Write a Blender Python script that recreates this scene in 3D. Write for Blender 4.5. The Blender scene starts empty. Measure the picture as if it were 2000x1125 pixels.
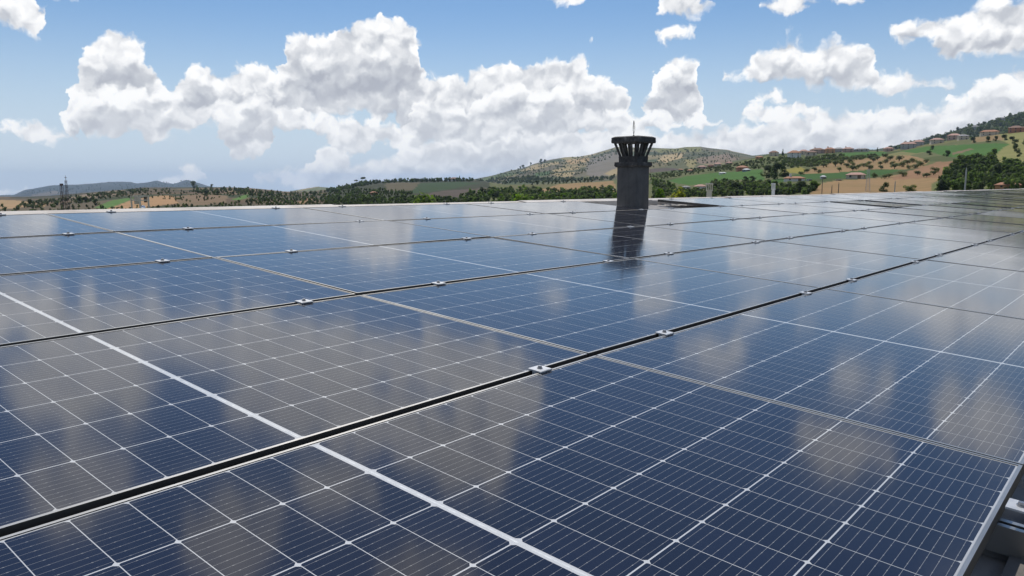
import bpy, bmesh, math, random
import numpy as np
from mathutils import Matrix, Vector

random.seed(7)
rng = np.random.default_rng(7)
scn = bpy.context.scene
COL = scn.collection
R = math.radians

# ------------------------------------------------------------------ camera
F_PX = 1500.8                       # focal length in pixels of a 2000 px wide frame
CAM = np.array([-1.94025, -1.34460, 0.53379])
CAMR = np.array([[0.65216145, 0.10717724, -0.75046551],
                 [-0.75805601, 0.08430578, -0.64671758],
                 [-0.00604483, 0.99065916, 0.13622733]])      # columns: right, up, back
cd = bpy.data.cameras.new('camera')
cam = bpy.data.objects.new('camera', cd)
COL.objects.link(cam)
mw = Matrix([list(CAMR[i]) + [CAM[i]] for i in range(3)] + [[0, 0, 0, 1]])
cam.matrix_world = mw
cd.sensor_width = 36.0
cd.lens = F_PX / 2000 * 36.0
cd.clip_start = 0.02
cd.clip_end = 60000
scn.camera = cam

def ray(px, py):
    d = CAMR @ np.array([(px - 1000) / F_PX, -(py - 562.5) / F_PX, -1.0])
    return d / np.linalg.norm(d)

def at(px, py, dist):
    """point seen at a photograph pixel at a horizontal distance in metres"""
    d = ray(px, py)
    return CAM + d * (dist / math.hypot(d[0], d[1]))

def project(p):
    q = CAMR.T @ (np.asarray(p, float) - CAM)
    return 1000 + F_PX * q[0] / -q[2], 562.5 - F_PX * q[1] / -q[2]

# ------------------------------------------------------------------ node helpers
class NT:
    def __init__(self, tree):
        self.t = tree
    def n(self, typ, **kw):
        nd = self.t.nodes.new(typ)
        for k, v in kw.items():
            setattr(nd, k, v)
        return nd
    def put(self, sock, v):
        if isinstance(v, bpy.types.NodeSocket):
            self.t.links.new(v, sock)
        elif v is not None:
            sock.default_value = v
    def m(self, op, a, b=None, c=None, clamp=False):
        nd = self.n('ShaderNodeMath', operation=op, use_clamp=clamp)
        for s, v in zip(nd.inputs, (a, b, c)):
            self.put(s, v)
        return nd.outputs[0]
    def v(self, op, a, b=None, c=None, out=0):
        nd = self.n('ShaderNodeVectorMath', operation=op)
        for s, v in zip(nd.inputs, (a, b, c)):
            self.put(s, v)
        return nd.outputs['Value'] if op in ('DOT_PRODUCT', 'LENGTH', 'DISTANCE') else nd.outputs[0]
    def noise(self, vec, scale, detail=4, rough=.55, dim='3D', dist=0.0, w=None, col=False, lac=2.0):
        nd = self.n('ShaderNodeTexNoise', noise_dimensions=dim)
        self.put(nd.inputs['Vector'], vec)
        if w is not None:
            self.put(nd.inputs['W'], w)
        nd.inputs['Scale'].default_value = scale
        nd.inputs['Detail'].default_value = detail
        nd.inputs['Roughness'].default_value = rough
        nd.inputs['Lacunarity'].default_value = lac
        nd.inputs['Distortion'].default_value = dist
        return nd.outputs['Color'] if col else nd.outputs['Fac']
    def mix(self, f, a, b):
        nd = self.n('ShaderNodeMix', data_type='RGBA')
        self.put(nd.inputs[0], f)
        self.put(nd.inputs[6], a if not isinstance(a, tuple) else (*a[:3], 1))
        self.put(nd.inputs[7], b if not isinstance(b, tuple) else (*b[:3], 1))
        return nd.outputs[2]
    def mapr(self, v, a, b, c=0.0, d=1.0, smooth=False):
        nd = self.n('ShaderNodeMapRange', interpolation_type='SMOOTHSTEP' if smooth else 'LINEAR')
        for s, x in zip(nd.inputs, (v, a, b, c, d)):
            self.put(s, x)
        return nd.outputs[0]
    def ramp(self, f, stops, interp='LINEAR'):
        nd = self.n('ShaderNodeValToRGB')
        nd.color_ramp.interpolation = interp
        el = nd.color_ramp.elements
        while len(el) < len(stops):
            el.new(.5)
        for e, (p, c) in zip(el, stops):
            e.position = p
            e.color = (*c[:3], 1)
        self.put(nd.inputs[0], f)
        return nd.outputs[0]

MATS = {}
def material(name, fn):
    m = bpy.data.materials.new(name)
    m.use_nodes = True
    t = NT(m.node_tree)
    bs = m.node_tree.nodes['Principled BSDF']
    fn(t, bs)
    MATS[name] = m
    return m

# ------------------------------------------------------------------ world, sun, exposure
SUN_EL, SUN_AZ = 58.0, 44.0          # azimuth from +Y towards +X
CLOUD_LAYERS = [
 # clouds overhead, above the picture, seen mirrored in the glass
 [(-80,-190,190,90),(170,-210,190,85),(430,-190,190,80),(650,-215,200,95),(880,-200,150,90),(1020,-270,110,120),(1801,-110,80,46),(2080,-170,120,90),(1471,-90,80,40)],
 [(100,-330,180,110),(560,-350,160,90),(760,-360,150,110),(950,-420,130,130),(1809,-320,130,70)],
 [(413,-720,130,190),(657,-560,110,110),(60,-600,140,140),(900,-780,140,130)],
   # bodies of cumulus by their place in the photograph, farthest layer first: (x, y, half width, half height)
 # high broken clouds
 [(24,24,62,52),(66,58,32,20),(126,3,38,10),(1105,-4,56,20),(1330,12,66,32),(1540,8,66,28),(1640,0,60,14),(1792,62,58,34),(1880,60,80,46),(1966,42,80,56),(1890,102,56,24),(1960,96,60,34),(816,86,17,12),(2100,60,90,60)],
 # right middle clouds, small puffs
 [(1532,108,62,38),(1478,148,76,26),(1602,146,84,34),(1436,150,40,18),(1560,122,56,38),(1650,92,66,20),(1694,158,70,28),(1760,166,76,30),(1830,168,44,24),(1896,150,20,22),(1316,66,46,24),(1158,76,20,9),(1980,130,20,14)],
 # low bank over the hills
 [(950,308,160,64),(1080,296,170,62),(840,322,100,46),(720,338,90,34),(1330,296,140,46),(1230,296,100,50),(556,350,66,26),(650,308,36,32),(640,350,110,30),(760,338,90,34),(384,336,30,26),(350,356,56,14),(60,374,80,10),(1480,284,150,50),(1600,266,160,54),(1720,264,150,54),(1850,252,140,56),(1960,206,90,70),(2010,176,50,50),(2100,160,80,60)],
 # towers
 [(225,112,66,50),(262,150,52,56),(205,158,58,60),(172,196,44,44),(250,210,90,44),(388,160,42,40),(430,196,62,52),(350,216,80,34),(474,158,36,32),(516,150,34,30),(520,196,62,46),(592,92,34,40),(646,100,54,46),(722,72,58,44),(778,62,34,26),(690,140,104,74),(746,170,82,76),(622,180,88,66),(806,196,54,54),(852,172,40,34),(884,196,66,52),(958,158,52,40),(996,148,36,28),(1000,196,78,56),(1072,166,54,52),(1112,142,48,36),(1150,192,68,46),(1206,206,34,40),(1286,212,36,42),(1306,172,16,22),(1338,226,40,26),(1326,122,36,17),(1040,236,150,44),(900,250,120,40),(1490,224,56,20),(1560,216,46,22),(38,254,56,20),(102,268,42,14)],
 # lumps in front of the towers
 [(160,205,30,34),(212,196,40,30),(262,212,50,44),(330,214,56,44),(300,242,110,26),(424,222,60,36),(500,214,46,40),(560,236,66,28),(640,250,90,26),(720,262,80,30),(800,268,60,26),(862,236,60,50),(950,226,40,44),(1004,206,46,50),(1076,206,44,44),(1120,232,60,34),(1190,236,52,34),(1280,236,44,28),(1360,244,50,18),(480,302,40,22),(690,289,40,20),(1500,192,54,17),(1740,228,60,14),(1880,196,44,16),(212,264,50,14),(300,264,40,13),(1640,236,60,12)],
]
def azel(px, py):
    d = ray(px, py)
    return math.degrees(math.atan2(d[0], d[1])), math.degrees(math.asin(d[2]))

world = bpy.data.worlds.new('World')
scn.world = world
world.use_nodes = True
world.node_tree.nodes.clear()
wt = NT(world.node_tree)

AZ0, AZ1 = azel(-170, 300)[0], azel(2170, 300)[0]
K_DEG = math.degrees(1 / F_PX)
def profiles(blobs):
    xs = np.linspace(AZ0, AZ1, 256)
    top = np.full(256, np.nan); base = np.full(256, np.nan)
    for (x, y, rx, ry) in blobs:
        a, e = azel(x, y)
        ra = (azel(x + rx, y)[0] - azel(x - rx, y)[0]) / 2
        re = (azel(x, y - ry)[1] - azel(x, y + ry)[1]) / 2
        k = 1 - ((xs - a) / ra) ** 2
        ok = k > 0
        h = re * np.sqrt(np.maximum(k, 0))
        top[ok] = np.fmax(top[ok], (e + h)[ok]); base[ok] = np.fmin(base[ok], (e - h * .8)[ok])
    good = ~np.isnan(top)
    mid = np.interp(xs, xs[good], ((top + base) / 2)[good])
    top = np.where(good, top, mid - 2.2); base = np.where(good, base, mid + 2.2)
    return xs, top, base
tc = wt.n('ShaderNodeTexCoord')
dirv = wt.v('NORMALIZE', tc.outputs['Generated'])
sp = wt.n('ShaderNodeSeparateXYZ'); wt.put(sp.inputs[0], dirv)
az = wt.m('MULTIPLY', wt.m('ARCTAN2', sp.outputs[0], sp.outputs[1]), 180 / math.pi)
el = wt.m('MULTIPLY', wt.m('ARCSINE', sp.outputs[2]), 180 / math.pi)
pc = wt.n('ShaderNodeCombineXYZ'); wt.put(pc.inputs[0], az); wt.put(pc.inputs[1], el)
P0 = pc.outputs[0]
def billow(p):
    n1 = wt.noise(p, .42, 7, .6, '2D')
    n2 = wt.n('ShaderNodeTexVoronoi', voronoi_dimensions='2D', feature='F1')
    wt.put(n2.inputs['Vector'], p); n2.inputs['Scale'].default_value = .55
    n2.inputs['Detail'].default_value = 2.0; n2.inputs['Roughness'].default_value = .5
    bil = wt.m('SUBTRACT', .45, n2.outputs['Distance'])
    return wt.m('MULTIPLY_ADD', wt.m('SUBTRACT', n1, .5), 2.4, wt.m('MULTIPLY', bil, 1.1))
wv = wt.v('SUBTRACT', wt.noise(P0, .8, 3, .55, '2D', col=True), (.5, .5, .5))
PW = wt.v('MULTIPLY_ADD', wv, (1.5, 1.1, 0), P0)
N0 = billow(PW)
def lumps(p):
    n1 = wt.noise(p, .42, 2.2, .5, '2D')
    n2 = wt.n('ShaderNodeTexVoronoi', voronoi_dimensions='2D', feature='F1')
    wt.put(n2.inputs['Vector'], p); n2.inputs['Scale'].default_value = .62
    n2.inputs['Detail'].default_value = 1.0; n2.inputs['Roughness'].default_value = .45
    return wt.m('MULTIPLY_ADD', n1, 2.4, wt.m('MULTIPLY', n2.outputs['Distance'], -1.3))
relief = wt.m('MULTIPLY', wt.m('SUBTRACT', lumps(PW), lumps(wt.v('ADD', PW, (-.16, .50, 0)))), .46)
relief = wt.m('MULTIPLY_ADD', wt.m('SUBTRACT', N0, .1), .10, relief)
spw = wt.n('ShaderNodeSeparateXYZ'); wt.put(spw.inputs[0], PW)
ELW = spw.outputs[1]
xn = wt.mapr(spw.outputs[0], AZ0, AZ1)
def curve(xs, ys):
    """table of an elevation over azimuth; the curve holds 0..1, scaled back to degrees"""
    lo, hi = -6.0, 48.0
    nd = wt.n('ShaderNodeFloatCurve')
    c = nd.mapping.curves[0]
    sel = list(range(0, 256, 2)) + [255]
    pts = [((xs[i] - AZ0) / (AZ1 - AZ0), (ys[i] - lo) / (hi - lo)) for i in sel]
    c.points[0].location = pts[0]; c.points[1].location = pts[-1]
    for q in pts[1:-1]:
        c.points.new(*q)
    for q in c.points:
        q.handle_type = 'VECTOR'
    nd.mapping.use_clip = False
    nd.mapping.update()
    wt.put(nd.inputs['Value'], xn)
    return wt.m('MULTIPLY_ADD', nd.outputs[0], hi - lo, lo)
CRAMP = [(0.0, (.45, .475, .54)), (.4, (.64, .665, .71)), (.72, (.89, .90, .92)), (1.0, (1.08, 1.08, 1.075))]
low = wt.mapr(el, 0.5, 8, 1, 0, True)
LAYERS = []
for li, blobs in enumerate(CLOUD_LAYERS):
    xs, top, base = profiles(blobs)
    tp = curve(xs, top); bs_ = curve(xs, base)
    dt = wt.m('SUBTRACT', tp, ELW)                      # degrees below the top
    db = wt.m('SUBTRACT', ELW, bs_)                     # degrees above the base
    core = wt.m('MINIMUM', wt.m('MINIMUM', dt, wt.m('MULTIPLY', db, 1.2)), 1.3)
    h = wt.m('MULTIPLY_ADD', N0, .62 if li > 2 else 1.7, wt.m('ADD', core, .16 if li > 1 else .75))
    alpha = wt.mapr(h, -.02, .42 if li in (6, 7) else .62, 0, 1, True)
    depth = wt.mapr(wt.m('MULTIPLY_ADD', N0, -.5, dt), .1, 3.2, 0, 1, True)
    lit = wt.m('SUBTRACT', wt.m('ADD', .95 if li > 2 else 1.0, relief), wt.m('MULTIPLY', depth, (.58 if li in (6, 7) else .46) if li > 2 else .30))
    LAYERS.append((alpha, lit))
# the rest of the dome carries the same broken cumulus, a level layer seen in perspective
zz = wt.m('MAXIMUM', wt.m('ADD', sp.outputs[2], .10), .05)
cz = wt.n('ShaderNodeCombineXYZ')
for i in range(3):
    wt.put(cz.inputs[i], zz)
far = wt.noise(wt.v('DIVIDE', dirv, cz.outputs[0]), 1.55, 6, .55)
dev = wt.m('ABSOLUTE', wt.m('SUBTRACT', az, azel(1000, 300)[0]))
msk = wt.m('MAXIMUM', wt.mapr(dev, 36, 42, 0, 1, True), wt.mapr(el, 36, 44, 0, 1, True))
far = wt.m('MULTIPLY_ADD', wt.m('SUBTRACT', far, .53), 9, wt.m('MULTIPLY', N0, .35))
alpha = wt.m('MULTIPLY', wt.mapr(far, 0, .7, 0, 1, True), msk)
LAYERS.insert(0, (alpha, wt.m('SUBTRACT', wt.m('ADD', .95, relief), wt.mapr(far, .2, 2.0, 0, .45, True))))
sky = wt.n('ShaderNodeTexSky', sky_type='NISHITA')
sky.sun_disc = False
sky.sun_elevation = R(SUN_EL); sky.sun_rotation = R(SUN_AZ)
sky.air_density = 1.0; sky.dust_density = .3; sky.ozone_density = 1.0; sky.altitude = 100
WS = .085
skyc = wt.v('MULTIPLY', sky.outputs[0], (WS * .72, WS * .91, WS * 1.10))
skyc = wt.mix(wt.m('MULTIPLY', wt.mapr(el, 13, 0, 0, 1, True), .92), skyc, (.64, .74, .86))
allc = skyc
for (alpha, lit) in LAYERS:
    c = wt.ramp(lit, CRAMP)
    c = wt.mix(wt.m('MULTIPLY', low, .4), c, (.90, .92, .95))
    allc = wt.mix(alpha, allc, c)
bg = wt.n('ShaderNodeBackground'); wt.put(bg.inputs[0], allc); bg.inputs[1].default_value = 1.0
wo = wt.n('ShaderNodeOutputWorld'); wt.put(wo.inputs[0], bg.outputs[0])
world.cycles.sampling_method = 'MANUAL'
world.cycles.sample_map_resolution = 512

sl = bpy.data.lights.new('sun', 'SUN')
sun = bpy.data.objects.new('sun', sl)
COL.objects.link(sun)
sl.energy = 3.6; sl.angle = R(.5); sl.color = (1.0, .95, .88)
sd = Vector((math.sin(R(SUN_AZ)) * math.cos(R(SUN_EL)), math.cos(R(SUN_AZ)) * math.cos(R(SUN_EL)), math.sin(R(SUN_EL))))
sun.rotation_euler = sd.to_track_quat('Z', 'Y').to_euler()
sun.location = sd * 200
vs = scn.view_settings
vs.view_transform = 'Standard'; vs.look = 'None'; vs.gamma = 1.0; vs.exposure = 0.0
scn.cycles.use_denoising = True
scn.cycles.max_bounces = 8; scn.cycles.transparent_max_bounces = 12
scn.cycles.caustics_reflective = False; scn.cycles.caustics_refractive = False
# ------------------------------------------------------------------ building helpers
SLOPE = R(4.2)
CS, SN = math.cos(SLOPE), math.sin(SLOPE)
PV, PU = 1.156, 2.086               # pitch of the rows up the slope, of the panels along a row
PW_, PL_ = 1.127, 2.080             # panel width and length
def sag(u):
    c = u / PU
    if c < 0: return .005 * c
    return -.018 * c if c < 6 else -.108 - .0125 * (c - 6)
def W(u, v, n):
    """roof coordinates (along the ridge, up the slope, off the roof) to world"""
    return Vector((u, v * CS - n * SN, v * SN + n * CS))
ROOFROT = Matrix.Rotation(SLOPE, 4, 'X')

def mesh_obj(name, verts, faces, mat=None, parent=None, smooth=False, uv=None):
    me = bpy.data.meshes.new(name)
    me.from_pydata([tuple(v) for v in verts], [], faces)
    if mat: me.materials.append(MATS[mat] if isinstance(mat, str) else mat)
    if smooth:
        me.polygons.foreach_set('use_smooth', [True] * len(me.polygons))
    o = bpy.data.objects.new(name, me)
    COL.objects.link(o)
    if parent: o.parent = parent
    return o
def inst(name, me, parent=None, loc=(0, 0, 0)):
    o = bpy.data.objects.new(name, me)
    COL.objects.link(o)
    o.parent = parent; o.location = loc
    return o
def empty(name, loc=(0, 0, 0), rz=0):
    o = bpy.data.objects.new(name, None)
    o.empty_display_size = .1
    COL.objects.link(o); o.location = loc; o.rotation_euler = (0, 0, rz)
    return o
def tag(o, label=None, cat=None, group=None, kind=None):
    if label: o['label'] = label
    if cat: o['category'] = cat
    if group: o['group'] = group
    if kind: o['kind'] = kind
    return o
class MB:
    """collects boxes, bars and prisms into one mesh"""
    def __init__(s): s.v = []; s.f = []
    def box(s, x0, x1, y0, y1, z0, z1):
        b = len(s.v)
        s.v += [(x0,y0,z0),(x1,y0,z0),(x1,y1,z0),(x0,y1,z0),(x0,y0,z1),(x1,y0,z1),(x1,y1,z1),(x0,y1,z1)]
        s.f += [tuple(b + i for i in q) for q in ((3,2,1,0),(4,5,6,7),(0,1,5,4),(1,2,6,5),(2,3,7,6),(3,0,4,7))]
        return s
    def prism(s, a, b):
        """a, b: two rings of equal length (bottom, top), counter-clockwise seen from above"""
        k = len(s.v); n = len(a)
        s.v += [tuple(p) for p in a] + [tuple(p) for p in b]
        s.f += [tuple(range(k + n - 1, k - 1, -1)), tuple(range(k + n, k + 2 * n))]
        s.f += [(k + i, k + (i + 1) % n, k + n + (i + 1) % n, k + n + i) for i in range(n)]
        return s
    def bar(s, p, q, r0, r1=None, seg=6):
        p, q = Vector(p), Vector(q); r1 = r0 if r1 is None else r1
        d = (q - p).normalized()
        x = d.orthogonal().normalized(); y = d.cross(x)
        ring = lambda c, r: [c + x * (r * math.cos(t)) + y * (r * math.sin(t)) for t in [2 * math.pi * i / seg for i in range(seg)]]
        return s.prism(ring(p, r0), ring(q, r1))
    def build(s, name, mat=None, parent=None, smooth=False):
        return mesh_obj(name, s.v, s.f, mat, parent, smooth)
    def mesh(s, name, mat):
        me = bpy.data.meshes.new(name); me.from_pydata([tuple(v) for v in s.v], [], s.f)
        me.materials.append(MATS[mat]); return me

# ------------------------------------------------------------------ materials of the roof
def glassy(bs, rough=.07):
    bs.inputs['Coat Weight'].default_value = 1.0
    bs.inputs['Coat Roughness'].default_value = rough
    bs.inputs['Coat IOR'].default_value = 1.52
def dust(t, col, amount=1.0, dustcol=(.20, .19, .17)):
    """thin dry dust and droplet spots on the glass, in metres of the world"""
    geo = t.n('ShaderNodeNewGeometry').outputs['Position']
    a = t.mapr(t.noise(geo, 1.3, 5, .6), .35, .75, .02, .11)
    sp = t.n('ShaderNodeTexVoronoi', feature='F1'); t.put(sp.inputs['Vector'], geo); sp.inputs['Scale'].default_value = 26
    b = t.m('MULTIPLY', t.mapr(sp.outputs['Distance'], .05, .22, 1, 0), t.mapr(t.noise(geo, 9, 2, .5), .5, .68, 0, .22))
    # rain-washed grime: a band above each lower frame and faint runs down the slope
    vv = t.v('DOT_PRODUCT', geo, (0, CS / PV, SN / PV))
    fr = t.m('FRACT', t.m('ADD', vv, 10.0))
    e = t.m('MULTIPLY', t.mapr(fr, .012, .075, 1, 0), t.mapr(t.noise(geo, 5, 4, .6), .35, .75, .05, .55))
    run = t.noise(t.v('MULTIPLY', geo, (26, 1.1, 1.1)), 1.0, 3, .6)
    e = t.m('ADD', e, t.mapr(run, .58, .8, 0, .10))
    f = t.m('MULTIPLY', t.m('ADD', t.m('ADD', a, b), e), amount, clamp=True)
    return t.mix(f, col, dustcol)
def roughen(t, bs):
    geo = t.n('ShaderNodeNewGeometry').outputs['Position']
    t.put(bs.inputs['Coat Roughness'], t.mapr(t.noise(geo, .9, 4, .6), .3, .7, .075, .125))
def m_cell(t, bs):
    uv = t.n('ShaderNodeUVMap').outputs[0]
    s = t.n('ShaderNodeSeparateXYZ'); t.put(s.inputs[0], uv)
    # ten fine wires along the cell, each with a row of small solder pads
    ph = t.m('FRACT', t.m('MULTIPLY_ADD', s.outputs[1], 1 / .0182, 100.0))
    d = t.m('ABSOLUTE', t.m('SUBTRACT', ph, .5))
    wire = t.m('LESS_THAN', d, .018)
    pu = t.m('ABSOLUTE', t.m('SUBTRACT', t.m('FRACT', t.m('MULTIPLY_ADD', s.outputs[0], 1 / .0455, 100.0)), .5))
    pad = t.m('MULTIPLY', t.m('LESS_THAN', d, .045), t.m('LESS_THAN', pu, .035))
    inf = t.n('ShaderNodeObjectInfo')
    base = t.mix(inf.outputs['Random'], (.0055, .0072, .018), (.0075, .010, .025))
    c = t.mix(t.m('MAXIMUM', wire, pad), base, (.25, .25, .245))
    c = dust(t, c, .28)
    t.put(bs.inputs['Base Color'], c)
    bs.inputs['Roughness'].default_value = .45
    bs.inputs['Specular IOR Level'].default_value = .0
    glassy(bs); roughen(t, bs)
material('cell', m_cell)
def m_back(t, bs):
    t.put(bs.inputs['Base Color'], dust(t, (.50, .51, .51), .8))
    bs.inputs['Roughness'].default_value = .6
    glassy(bs); roughen(t, bs)
material('backsheet', m_back)
def m_ribbon(t, bs):
    geo = t.n('ShaderNodeNewGeometry').outputs['Position']
    t.put(bs.inputs['Base Color'], t.ramp(t.noise(geo, 60, 3), [(.3, (.42, .44, .44)), (.7, (.72, .73, .71))]))
    bs.inputs['Roughness'].default_value = .5
    glassy(bs)
material('ribbon', m_ribbon)
def m_alu(t, bs):
    geo = t.n('ShaderNodeNewGeometry').outputs['Position']
    t.put(bs.inputs['Base Color'], t.ramp(t.noise(geo, 7, 4), [(.3, (.42, .405, .375)), (.7, (.56, .54, .50))]))
    bs.inputs['Metallic'].default_value = 1.0
    bs.inputs['Roughness'].default_value = .36
material('aluminium_frame', m_alu)
def m_side(t, bs):  # aluminium frame sides coloured near black: painted shade of the gaps between rows
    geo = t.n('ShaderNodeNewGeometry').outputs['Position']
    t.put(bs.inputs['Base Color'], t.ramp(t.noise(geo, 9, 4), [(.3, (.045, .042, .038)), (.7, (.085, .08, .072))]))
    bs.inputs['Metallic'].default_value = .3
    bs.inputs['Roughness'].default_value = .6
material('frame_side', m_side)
def m_clamp(t, bs):
    geo = t.n('ShaderNodeNewGeometry').outputs['Position']
    t.put(bs.inputs['Base Color'], t.ramp(t.noise(geo, 30, 3), [(.3, (.50, .51, .52)), (.7, (.66, .66, .66))]))
    bs.inputs['Metallic'].default_value = .35
    bs.inputs['Roughness'].default_value = .4
material('clamp_metal', m_clamp)
def m_bolt(t, bs):
    bs.inputs['Base Color'].default_value = (.35, .35, .36, 1)
    bs.inputs['Metallic'].default_value = .9; bs.inputs['Roughness'].default_value = .35
material('bolt_steel', m_bolt)
def m_roof(t, bs):
    geo = t.n('ShaderNodeNewGeometry').outputs['Position']
    a = t.noise(geo, 1.1, 6, .65)
    c = t.ramp(a, [(.3, (.40, .38, .35)), (.55, (.52, .49, .45)), (.75, (.58, .55, .5))])
    b = t.noise(geo, 22, 4, .7)
    t.put(bs.inputs['Base Color'], t.mix(t.mapr(b, .5, .75, 0, .4), c, (.22, .19, .16)))
    bs.inputs['Roughness'].default_value = .7
material('roof_sheet', m_roof)
def m_cap(t, bs):
    geo = t.n('ShaderNodeNewGeometry').outputs['Position']
    a = t.noise(geo, 2.2, 6, .7)
    c = t.ramp(a, [(.32, (.34, .29, .24)), (.5, (.50, .45, .39)), (.7, (.60, .56, .50))])
    t.put(bs.inputs['Base Color'], c)
    bs.inputs['Roughness'].default_value = .55
material('ridge_cap', m_cap)
def m_plaster(t, bs):
    geo = t.n('ShaderNodeNewGeometry').outputs['Position']
    a = t.noise(geo, 6, 6, .65)
    c = t.ramp(a, [(.3, (.078, .075, .073)), (.6, (.115, .112, .108)), (.8, (.15, .145, .14))])
    st = t.noise(t.v('MULTIPLY', geo, (14, 14, 1.2)), 1.0, 4, .6)
    c = t.mix(t.mapr(st, .48, .72, 0, .3), c, (.040, .038, .037))
    st2 = t.noise(t.v('MULTIPLY', geo, (9, 9, .8)), 1.3, 3, .6)
    c = t.mix(t.mapr(st2, .56, .74, 0, .25), c, (.16, .152, .142))
    t.put(bs.inputs['Base Color'], c)
    bs.inputs['Roughness'].default_value = .9
    bm = t.n('ShaderNodeBump'); bm.inputs['Strength'].default_value = .35; bm.inputs['Distance'].default_value = .004
    t.put(bm.inputs['Height'], t.noise(geo, 90, 4, .6)); t.put(bs.inputs['Normal'], bm.outputs[0])
material('chimney_plaster', m_plaster)
def m_conc(t, bs):
    geo = t.n('ShaderNodeNewGeometry').outputs['Position']
    a = t.noise(geo, 9, 6, .7)
    c = t.ramp(a, [(.35, (.030, .028, .028)), (.55, (.085, .080, .074)), (.72, (.30, .28, .25))])
    t.put(bs.inputs['Base Color'], c)
    bs.inputs['Roughness'].default_value = .9
material('sooty_concrete', m_conc)
def m_dark(t, bs):
    bs.inputs['Base Color'].default_value = (.03, .03, .032, 1); bs.inputs['Roughness'].default_value = .6
    bs.inputs['Metallic'].default_value = .6
material('dark_iron', m_dark)

# ------------------------------------------------------------------ roof
ordinal = lambda i: ['first','second','third','fourth','fifth','sixth','seventh','eighth','ninth','tenth','eleventh','twelfth','thirteenth','fourteenth','fifteenth','sixteenth','seventeenth','eighteenth','nineteenth','twentieth','twenty-first','twenty-second','twenty-third','twenty-fourth','twenty-fifth','twenty-sixth'][i]
ROOF_N = -.112                      # top of the sheet below the glass
V_RIDGE, V_EAVE = 4.30 * PV, -1.62 * PV
U0, U1 = -9.0, 27 * PU
def roof_sheet():
    pit, rib, top, h = .22, .06, .03, .016
    us = [U0]
    prof = [(U0, 0)]
    u = U0
    while u < U1:
        prof += [(u + pit - rib, 0), (u + pit - rib + (rib - top) / 2, h), (u + pit - rib + (rib + top) / 2, h), (u + pit, 0)]
        u += pit
    vs_, fs = [], []
    for (uu, nn) in prof:
        n = ROOF_N + nn + sag(uu)
        vs_ += [W(uu, V_EAVE, n), W(uu, V_RIDGE, n)]
    for i in range(len(prof) - 1):
        fs.append((2 * i, 2 * i + 2, 2 * i + 3, 2 * i + 1))
    return vs_, fs
rv, rf = roof_sheet()
building = empty('warehouse', (0, 0, -8.0))
tag(building, 'long low building whose ribbed metal roof carries all the solar panels', 'building')
def under(o, root):
    o.parent = root
    o.matrix_parent_inverse = root.matrix_world.inverted() if root.matrix_world != Matrix() else Matrix.Translation(-root.location)
    return o
sheet = under(mesh_obj('roof', rv, rf, 'roof_sheet'), building)
# far slope, falling away from the ridge
yr, zr = W(0, V_RIDGE, 0).y, W(0, V_RIDGE, 0).z
fv, ff = [], []
for uu in (U0, 0, 2 * PU, 6 * PU, 14 * PU, U1):
    n = sag(uu) + ROOF_N
    fv += [(uu, yr, zr + n), (uu, yr + 7, zr + n - .5)]
ff = [(2 * i, 2 * i + 2, 2 * i + 3, 2 * i + 1) for i in range(5)]
under(mesh_obj('roof_slope', fv, ff, 'roof_sheet'), building)
w = MB().box(U0 + .25, U1 - .25, W(0, V_EAVE, 0).y + .3, yr + 6.7, -8.6, W(0, V_EAVE, 0).z - .62)
material('building_wall', lambda t, bs: (t.put(bs.inputs['Base Color'], t.ramp(t.noise(t.n('ShaderNodeNewGeometry').outputs['Position'], .6, 5), [(.3, (.45, .43, .39)), (.7, (.56, .54, .5))])), setattr(bs.inputs['Roughness'], 'default_value', .9)))
under(w.build('wall', 'building_wall'), building)
# ridge capping: separate overlapping lengths
capw = .20
L = 2.9
k = 0
u = U0
while u < U1:
    a, b = u, min(u + L + .06, U1)
    vs_ = []
    lift = .008 * (k % 2)
    for uu in (a, b):
        n = sag(uu) - .030 + lift
        for (dv, dn) in ((-capw - .012, -.075), (-capw, 0), (0, .012), (capw, -.03)):
            p = W(uu, V_RIDGE, n + dn) if dv >= 0 else W(uu, V_RIDGE + dv, n + dn)
            vs_.append((p.x, p.y + max(dv, 0), p.z))
    fs = [(i, 4 + i, 5 + i, 1 + i) for i in range(3)]
    under(mesh_obj('ridge_cap', vs_, fs, 'ridge_cap'), building)
    u += L; k += 1
# dark flashing along the eave, below the panels
vs_, fs = [], []
for uu in (U0, 0, 6, 12):
    for (v_, n_) in ((-1.012 * PV, -.088), (-1.20 * PV, -.086), (-1.22 * PV, -.13), (V_EAVE - .03, -.128)):
        vs_.append(W(uu, v_, sag(uu) + n_))
fs = [(4 * i + j, 4 * i + 4 + j, 4 * i + 5 + j, 4 * i + 1 + j) for i in range(3) for j in range(3)]
material('flashing', lambda t, bs: (t.put(bs.inputs['Base Color'], t.ramp(t.noise(t.n('ShaderNodeNewGeometry').outputs['Position'], 5, 6, .65), [(.3, (.07, .063, .057)), (.55, (.13, .118, .105)), (.75, (.20, .18, .16))])), setattr(bs.inputs['Roughness'], 'default_value', .9)))
under(mesh_obj('eave_flashing', vs_, fs, 'flashing'), building)
# eave gutter
g = MB()
ye, ze = W(0, V_EAVE, 0).y, W(0, V_EAVE, ROOF_N).z
g.box(U0, 12, ye - .14, ye + .02, ze - .16, ze - .15)
g.box(U0, 12, ye - .145, ye - .137, ze - .16, ze - .03)
under(g.build('gutter', 'frame_side'), building)

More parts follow.
